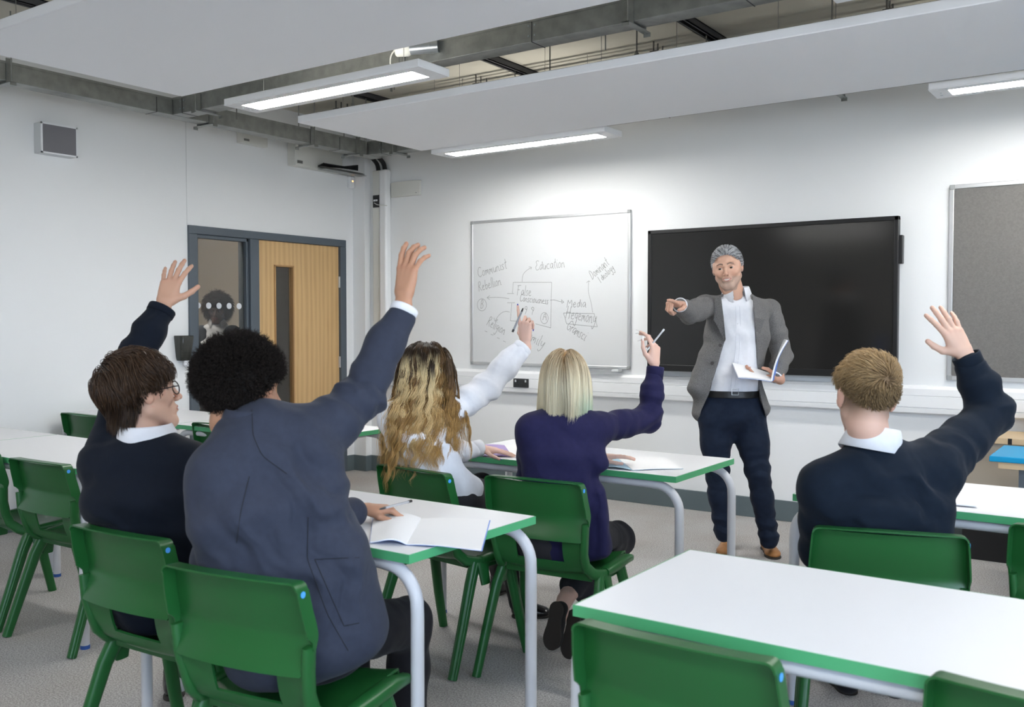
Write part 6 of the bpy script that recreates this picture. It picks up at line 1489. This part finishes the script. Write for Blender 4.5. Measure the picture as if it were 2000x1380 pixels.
    V_, F_ = S.build(); z_ = V_[:, 2]; V_[:, 2] = np.clip(z_, bc[2]-.019, bc[2]+.019); from_arrays('belt', V_-A_(rt.location), F_, MBLACK, rt)
    bk = dp(1436, 765, D-.13); bm = bmesh.new()
    for s1, s2_ in ((-1, -1), (-1, 1), (1, 1), (1, -1)):
        pass
    q = [Vector(bk+rv*a+A_([0, 0, b])-A_(rt.location)) for a, b in ((.018, .017), (-.018, .017), (-.018, -.017), (.018, -.017), (.018, .017))]; tube(bm, q, .0025, n=6); from_bm('belt_buckle', bm, MALU, rt, smooth=True)
    S = Sdf(.006)
    S.secs([(dp(1427, 778, D), rv, .158, .115), (dp(1428, 812, D), rv, .172, .122)], 0, .02)
    S.chain([hR, mid(hR, kR, .5), kR, mid(kR, aR, .4), aR+A_([0, 0, -.01])], [.098, .085, .066, .062, .056], .03); S.chain([hL, mid(hL, kL, .5), kL, mid(kL, aL, .4), aL+A_([0, 0, -.01])], [.100, .088, .068, .062, .057], .03)
    S.cone(dp(1428, 835, D), dp(1428, 850, D), .06, .03, .04)
    cloth('jeans', S, MJEAN, rt, [(kR, A_([.2, 0, 1]), .12, .006, 13), (kL, A_([-.2, 0, 1]), .12, .006, 13), (aR+A_([0, 0, .06]), A_([0, 0, 1]), .10, .008, 13), (aL+A_([0, 0, .06]), A_([0, 0, 1]), .10, .008, 13), (hL, cv(.7, .7, 0), .12, .004, 11), (hR, cv(-.6, .8, 0), .12, .004, 11)], 71, .002)
    fr = A_([0, 0, 0])
    for hl_, to in (((1422, 1068), (1408, 1092)), ((1497, 1072), (1520, 1100))):
        h_ = at(*hl_, 2, 0); t_ = at(*to, 2, 0); f = unit(t_-h_); shoe(rt, h_-f*.05, h_+f*.25, MTAN, laces=MBLACK, name='boot')
    # hands, head
    h1 = hand_mesh(WR, cv(-.62, .08, -.80), cv(.10, 1, .25), -1, 1.0, [(2, -4, 4, 4), (1, 62, 85, 50), (-2, 68, 85, 50), (-6, 72, 80, 50)], [(.75, .6, -.3), (.15, .95, -.5), (-.4, .8, -.3)], mid(WR, ER, .35), (.56, .33, .24))
    h2 = hand_mesh(WL, cv(-.80, .12, -.10), cv(.15, -1, .1), 1, 1.0, [(4, 14, 20, 10), (1, 16, 20, 10), (-3, 18, 20, 10), (-8, 20, 20, 10)], [(.5, .5, -.75), (.1, .9, -.45), (-.2, 1, -.1)], mid(WL, EL, .35), (.50, .28, .20))
    hp = head_mesh(hc, Rm, sc, mid(nb, upp, .4), (.62, .375, .27), lips=(.42, .20, .17), beard=(.24, .22, .20), brow=(.05, .035, .03), neck_r=.059, smile=1., h=.0022)
    S = Sdf(.012); torso(S, [(hip, rv, .13, .09), (wai, rv, .13, .09), (che, rv, .14, .09), (upp, rv, .12, .06)]); S.cone(upp, nb, .065, .05, .03)
    for a, b, c_ in ((SR, ER, mid(ER, WR, .8)), (SL, EL, mid(EL, WL, .8))): S.cone(upp, a, .055, .045, .03); S.chain([a, b, c_], [.045, .04, .03], .02)
    S.chain([hR, kR, aR], [.07, .05, .038], .03); S.chain([hL, kL, aL], [.07, .05, .038], .03)
    body(rt, [coarse(S, LIGHTSK), h1[:3], h2[:3], hp], MSK); eyes(rt, hc, Rm, sc, (.04, .025, .015), look=(.12, 1, -.05))
    for nl in h1[3]+h2[3]: nail(rt, nl, bpy.data.materials['natural_nail'], 1.)
    def comb(L): q = np.zeros_like(L); q[:, 1] = -1; q[:, 0] = np.sign(L[:, 0]+.02)*.25; q[:, 2] = -.5*(L[:, 1] < 0); return q
    def colf(L, r, n, st):
        sd = np.clip((np.abs(L[:, 0])-.04)/.03, 0, 1)[:, None, None]; w_ = r.uniform(size=(n, 1, 1)) < .62-.2*sd
        return np.where(w_, colmix((.50, .51, .52), (.66, .67, .68), .2, r, n, st), colmix((.10, .105, .11), (.20, .20, .21), .3, r, n, st))
    zm = lambda L: np.interp(L[..., 1], [-.12, -.06, -.03, -.005, .012, .03, .05, .07, .09], [-.060, -.050, -.02, .016, .000, .000, .040, .066, .082])
    short_hair(rt, hc, Rm, sc, 6500, rng, colf, lambda L: np.interp(L[:, 2], [-.05, .02, .10], [.018, .030, .048]), comb, lambda L: .06+.30*np.clip((L[:, 2]-.06)/.05, 0, 1)*(L[:, 1] > .02), zmin=zm, g=.03, noise=.12, nsc=40, rad=.0010, capc=(.24, .24, .25), steps=7, layer=.008, capoff=.003, jitter=.10)
teacher()

# ---------------------------------------------------------------- 7: woman beyond the glazed panel
def woman():
    b = dp(424, 690, 8.0); rt = person('woman with dark curly hair, white shirt and dark jacket standing behind the glazed panel', (b[0], b[1], 0))
    rng = np.random.default_rng(20); fwd = unit(cv(.15, 0, -1)); rv = unit(np.cross(fwd, A_([0, 0, 1.]))); D = 8.0
    nb, upp, che, wai = dp(424, 630, D), dp(424, 644, D), dp(424, 674, D), dp(424, 718, D); hip = wai+A_([0, 0, -.18]); hc, Rm = dp(424, 606, D-.02), frame(cv(.1, -.12, -1)); sc = .92
    SR, SL = dp(393, 648, D), dp(455, 648, D); ER, EL = SR+A_([0, 0, -.27])+rv*.03, SL+A_([0, 0, -.27])-rv*.03; WR, WL = ER+A_([0, 0, -.22])+fwd*.06, EL+A_([0, 0, -.22])+fwd*.06
    S = Sdf(.009); torso(S, [(hip, rv, .150, .10), (wai, rv, .130, .09), (che, rv, .150, .105), (upp, rv, .125, .08)]); S.cone(upp, nb, .06, .05, .03)
    cloth('shirt', S, MSHIRT, rt, [(che+fwd*.1, cv(.2, 1, 0), .16, .008, 10)], 81, .003)
    collar(rt, nb, frame(fwd, up=tuple(A_([0, 0, 1])+fwd*.35)), .056, .06, .03, MSHIRT, gap=1.0, flare=.03, drop=.02)
    for sh, el, wr, sg in ((SR, ER, WR, 1), (SL, EL, WL, -1)):
        S = Sdf(.009); S.chain([sh, el, mid(el, wr, .9)], [.058, .05, .04], .02); S.secs([(mid(upp, sh, .75), rv, .055, .085), (hip+rv*.11*sg, rv, .05, .11)], 0, .03); cloth('jacket', S, MNAVY, rt, [], 3, .002)
    hp = head_mesh(hc, Rm, sc, upp, DARKSK, lips=(.12, .03, .025), neck_r=.045, h=.004)
    kn = [hip+rv*.09*s_+A_([0, 0, -.42]) for s_ in (1, -1)]; an = [k+A_([0, 0, .10-k[2]]) for k in kn]
    S = Sdf(.014); torso(S, [(hip, rv, .12, .08), (wai, rv, .11, .07), (che, rv, .12, .07), (upp, rv, .10, .05)]); S.cone(upp, nb, .05, .045, .02)
    for sh, el, wr in ((SR, ER, WR), (SL, EL, WL)): S.cone(upp, sh, .045, .04, .02); S.chain([sh, el, wr], [.04, .035, .025], .02)
    for k, a, s_ in zip(kn, an, (1, -1)): S.chain([hip+rv*.08*s_, k, a], [.06, .045, .035], .02)
    hs = [hand_mesh(w_, A_([0, 0, -1.]), rv*s_, -1 if s_ > 0 else 1, .9, [(4, 12, 15, 10)]*4, [(.4, .9, -.2), (.2, 1, -.1), (0, 1, 0)], mid(w_, e_2, .3), DARKSK, h=.004)[:3] for w_, e_2, s_ in ((WR, ER, 1), (WL, EL, -1))]
    body(rt, [coarse(S, DARKSK), hp]+hs, MSK); eyes(rt, hc, Rm, sc)
    S = Sdf(.01); S.secs([(hip+A_([0, 0, .05]), rv, .15, .105), (hip, rv, .165, .115)], 0, .02)
    for k, a, s_ in zip(kn, an, (1, -1)): S.chain([hip+rv*.08*s_, k, a], [.085, .062, .052], .03)
    cloth('trousers', S, MTROU, rt, [], 3, .002)
    for a in an: shoe(rt, A_([a[0], a[1], 0])-fwd*.06, A_([a[0], a[1], 0])+fwd*.19, MSHOE, s=.95)
    n = 4200; u = unit(rng.normal(size=(n*2, 3))); L = SKULL_C+u*(SKULL_R+.004); k = L[:, 2] > np.interp(L[:, 1], [-.12, -.05, 0, .03, .06, .09], [-.07, -.07, -.05, -.02, .035, .06]); L, u = L[k][:n], u[k][:n]; n = len(L)
    ln = .085*rng.uniform(.6, 1.1, n)*np.interp(L[:, 1], [-.1, .05, .09], [1, .8, .55]); d = unit(u+rng.normal(size=(n, 3))*.35)@Rm.T; W1 = unit(rng.normal(size=(n, 3))); sd = unit(np.cross(d, W1)); s2 = np.cross(d, sd)
    P = grow(hc+(L*sc)@Rm.T, d, ln, 14, gw=.10, wave=(np.full(n, .006), np.full(n, 40.), rng.uniform(0, 6.3, n), sd, s2), coll=[(hc+Rm@A_([0, .03, -.02]), A_([.06, .075, .085]), Rm, np.zeros(n))])
    strand_mesh('hair', P, np.full(n, .0020), colmix((.012, .008, .006), (.05, .032, .022), .4, rng, n, 14), MHAIRM, rt, extra=cap(hc, Rm, sc, (.010, .007, .005), .02, lambda q: np.interp(q[..., 1], [-.12, -.05, 0, .03, .06, .09], [-.07, -.07, -.05, .0, .05, .08])))
woman()
# ================================================================ books, papers, things at the right edge
MPAPER = M('paper_white', (.80, .80, .81), .8)
MBLUEC = M('blue_book_cover', (.10, .22, .62), .5)
MLBLUE = M('pale_blue_cover', (.36, .55, .68), .5)
MPURPC = M('purple_book_cover', (.30, .20, .48), .5)
def leafstack(name, root, A, B, C, D, n, lift, th, mat, bow=0.):
    "sheet block between edge A-B (spine) and D-C (fore edge); arches by bow near the spine"
    A, B, C, D = [A_(q, float)-A_(root.location) for q in (A, B, C, D)]; bm = bmesh.new(); top, bot = [], []
    for i in range(n+1):
        t = i/n; z = bow*math.sin(PI*min(1, t*1.0))*(1-t)**.6+lift
        for j, (p, q) in enumerate(((A, D), (B, C))):
            v = p*(1-t)+q*t; top.append(bm.verts.new((v[0], v[1], v[2]+z+th))); bot.append(bm.verts.new((v[0], v[1], v[2]+z)))
    for i in range(n):
        a = 2*i; bm.faces.new((top[a], top[a+1], top[a+3], top[a+2])); bm.faces.new((bot[a], bot[a+2], bot[a+3], bot[a+1])); bm.faces.new((top[a], top[a+2], bot[a+2], bot[a])); bm.faces.new((top[a+1], bot[a+1], bot[a+3], top[a+3]))
    bm.faces.new((top[0], bot[0], bot[1], top[1])); bm.faces.new((top[-2], top[-1], bot[-1], bot[-2]))
    return from_bm(name, bm, mat, root, smooth=True, auto=40)
def open_book(label, S0, S1, L0, L1, R0, R1, cover, bow=.008, z=TH+.001, th=.004, rl=0., leftp=True):
    "spine S0-S1, left fore edge L0-L1, right fore edge R0-R1 as floor-plan points on the table"
    P = [A_(q, float) for q in (S0, S1, L0, L1, R0, R1)]; c_ = sum(P)/6; r = empty('exercise_book', (c_[0], c_[1], z), 0, label, 'book')
    P = [A_([q[0], q[1], z]) for q in P]; S0, S1, L0, L1, R0, R1 = P
    leafstack('book_cover', r, S0, S1, L1, L0, 8, 0.0, .0008, cover, bow); leafstack('book_cover', r, S0, S1, R1, R0, 8, 0.0, .0008, cover, bow*rl)
    if leftp: leafstack('pages', r, S0, S1, mid(S1, L1, .985), mid(S0, L0, .985), 8, .001, th, MPAPER, bow)
    leafstack('pages', r, S0, S1, mid(S1, R1, .985), mid(S0, R0, .985), 8, .001, th*.5, MPAPER, bow*rl)
    return r
T_ = lambda x, y: at(x, y, 2, TH+.004)
open_book('open white exercise book with blue cover overhanging the middle table by the blazer pupil', T_(794, 1062), T_(822, 1012), T_(722, 1058), T_(728, 1004), T_(942, 1074), T_(958, 1014), MBLUEC, .016, rl=.35)
open_book('open exercise book with pale blue cover at the right of the blonde girl', T_(1236, 917), T_(1205, 893), T_(1150, 910), T_(1140, 888), T_(1335, 914), T_(1298, 892), MLBLUE, .012, rl=.3, leftp=False)
b_ = open_book('open exercise book with purple cover under the hand of the wavy-haired girl', T_(1002, 891), T_(985, 868), T_(914, 889), T_(925, 868), T_(1060, 893), T_(1040, 868), MPURPC, .006, rl=.3, th=.001, leftp=False)
def flat_paper(label, pts, n=4, name='paper_sheet'):
    c_ = sum(A_(p) for p in pts)/len(pts); r = empty(name, (c_[0], c_[1], TH), 0, label, 'paper'); leafstack('sheets', r, *pts, n, .001, .004, MPAPER, .0); return r
flat_paper('white paper pad on the front-right table beside the fair-haired boy', [T_(1850, 985), T_(1860, 957), T_(1908, 957), T_(1907, 990)])
# teacher's booklet, half closed in his left hand
def held_book():
    s0, s1 = dp(1507, 744, 5.18), dp(1516, 733, 5.33); rt = empty('open_booklet', tuple(mid(s0, s1)), 0, 'open white booklet with blue cover held in the left hand of the teacher', 'book')
    l0, l1 = dp(1442, 737, 5.10), dp(1430, 709, 5.28); r0, r1 = dp(1538, 664, 5.20), dp(1533, 662, 5.33); n = 9
    def blk(nm, a, b, c_, d, off0, off1, mat, bend):
        bm = bmesh.new(); ctr = A_(rt.location); T2, B2 = [], []; nn = unit(np.cross(d-a, b-a)); nn = nn if nn@_F < 0 or nn[2] > .5 else -nn
        for i in range(n+1):
            t = i/n
            for p, q in ((a, d), (b, c_)):
                v = mid(p, q, t)+nn*bend*math.sin(PI*t)-ctr; T2.append(bm.verts.new(v+nn*off0)); B2.append(bm.verts.new(v+nn*off1))
        for i in range(n):
            k = 2*i
            bm.faces.new((T2[k], T2[k+1], T2[k+3], T2[k+2])); bm.faces.new((B2[k], B2[k+2], B2[k+3], B2[k+1])); bm.faces.new((T2[k], T2[k+2], B2[k+2], B2[k])); bm.faces.new((T2[k+1], B2[k+1], B2[k+3], T2[k+3]))
        bm.faces.new((T2[0], B2[0], B2[1], T2[1])); bm.faces.new((T2[-2], T2[-1], B2[-1], B2[-2]))
        from_bm(nm, bm, mat, rt, smooth=True, auto=40)
    blk('pages', s0, s1, l1, l0, .004, -.003, MPAPER, .004); blk('book_cover', s0, s1, l1, l0, -.003, -.005, MBLUEC, .004)
    blk('pages', s0, s1, r1, r0, -.005, .004, MPAPER, -.014); blk('book_cover', s0, s1, r1, r0, .004, .006, MBLUEC, -.014)
held_book()
# ---------------------------------------------------------------- right edge: cabinet, blue-topped bench, black bag
MBEECH = M('beech_panel', (.56, .42, .26), .5, noise=.08, nscale=3)
cb_ = empty('storage_cabinet', (-.2, 6.1, 0), 0, 'low beech cabinet with black plinth against the front wall at the right edge', 'cabinet')
box('cabinet_plinth', (-.77, -.16, 0), (1.2, .19, .19), MBLACK, cb_, bevel=.002)
box('cabinet_body', (-.78, -.19, .19), (1.2, .19, .680), M('cabinet_side', (.40, .35, .285), .6), cb_, bevel=.003)
box('cabinet_top', (-.80, -.21, .680), (1.21, .19, .715), MBEECH, cb_, bevel=.003)
box('door_gap', (-.535, -.213, .681), (-.515, -.19, .714), MBLACK, cb_)
bt = empty('blue_topped_bench', (-.05, 5.44, 0), 0, 'small bench with bright blue top and dark leg at the right edge', 'bench')
box('bench_top', (-.68, -.25, .672), (.9, .25, .70), M('bright_blue_top', (.0, .27, .52), .4), bt, bevel=.004)
box('bench_rail', (-.64, -.24, .640), (.88, .24, .672), MBEECH, bt)
for x in (-.53, .75):
    for y in (-.20, .18): box('bench_leg', (x-.022, y-.02, 0), (x+.022, y+.02, .64), MFRAME, bt, bevel=.003)
bg_ = empty('black_mesh_bag', (-.52, 6.08, .715), 0, 'black net bag slumped on the cabinet at the right edge', 'bag')
S = Sdf(.012); S.ell((.12, 0, .06), (.26, .14, .08), None, .03); S.ell((.12, 0, .12), (.17, .11, .09), None, .05)
P, F = S.build(); P[:, 2] = np.maximum(P[:, 2], .0); N = vnormals(P, F); P = folds(P, N, [], 5, .012); o = from_arrays('bag_body', P, F, M('black_net', (.008, .008, .009), .6, bump=1, bscale=60), bg_)
bm = bmesh.new()
for k in range(14):
    a = k/14*PI; tube(bm, [(.12+.27*math.cos(a+j*.15)*math.cos(j*.25), .15*math.sin(a+j*.15)*-1*math.cos(j*.25), .02+.20*math.sin(j*.25)) for j in range(7)], .005, n=5)
from_bm('net_cords', bm, MBLACK, bg_, smooth=True)
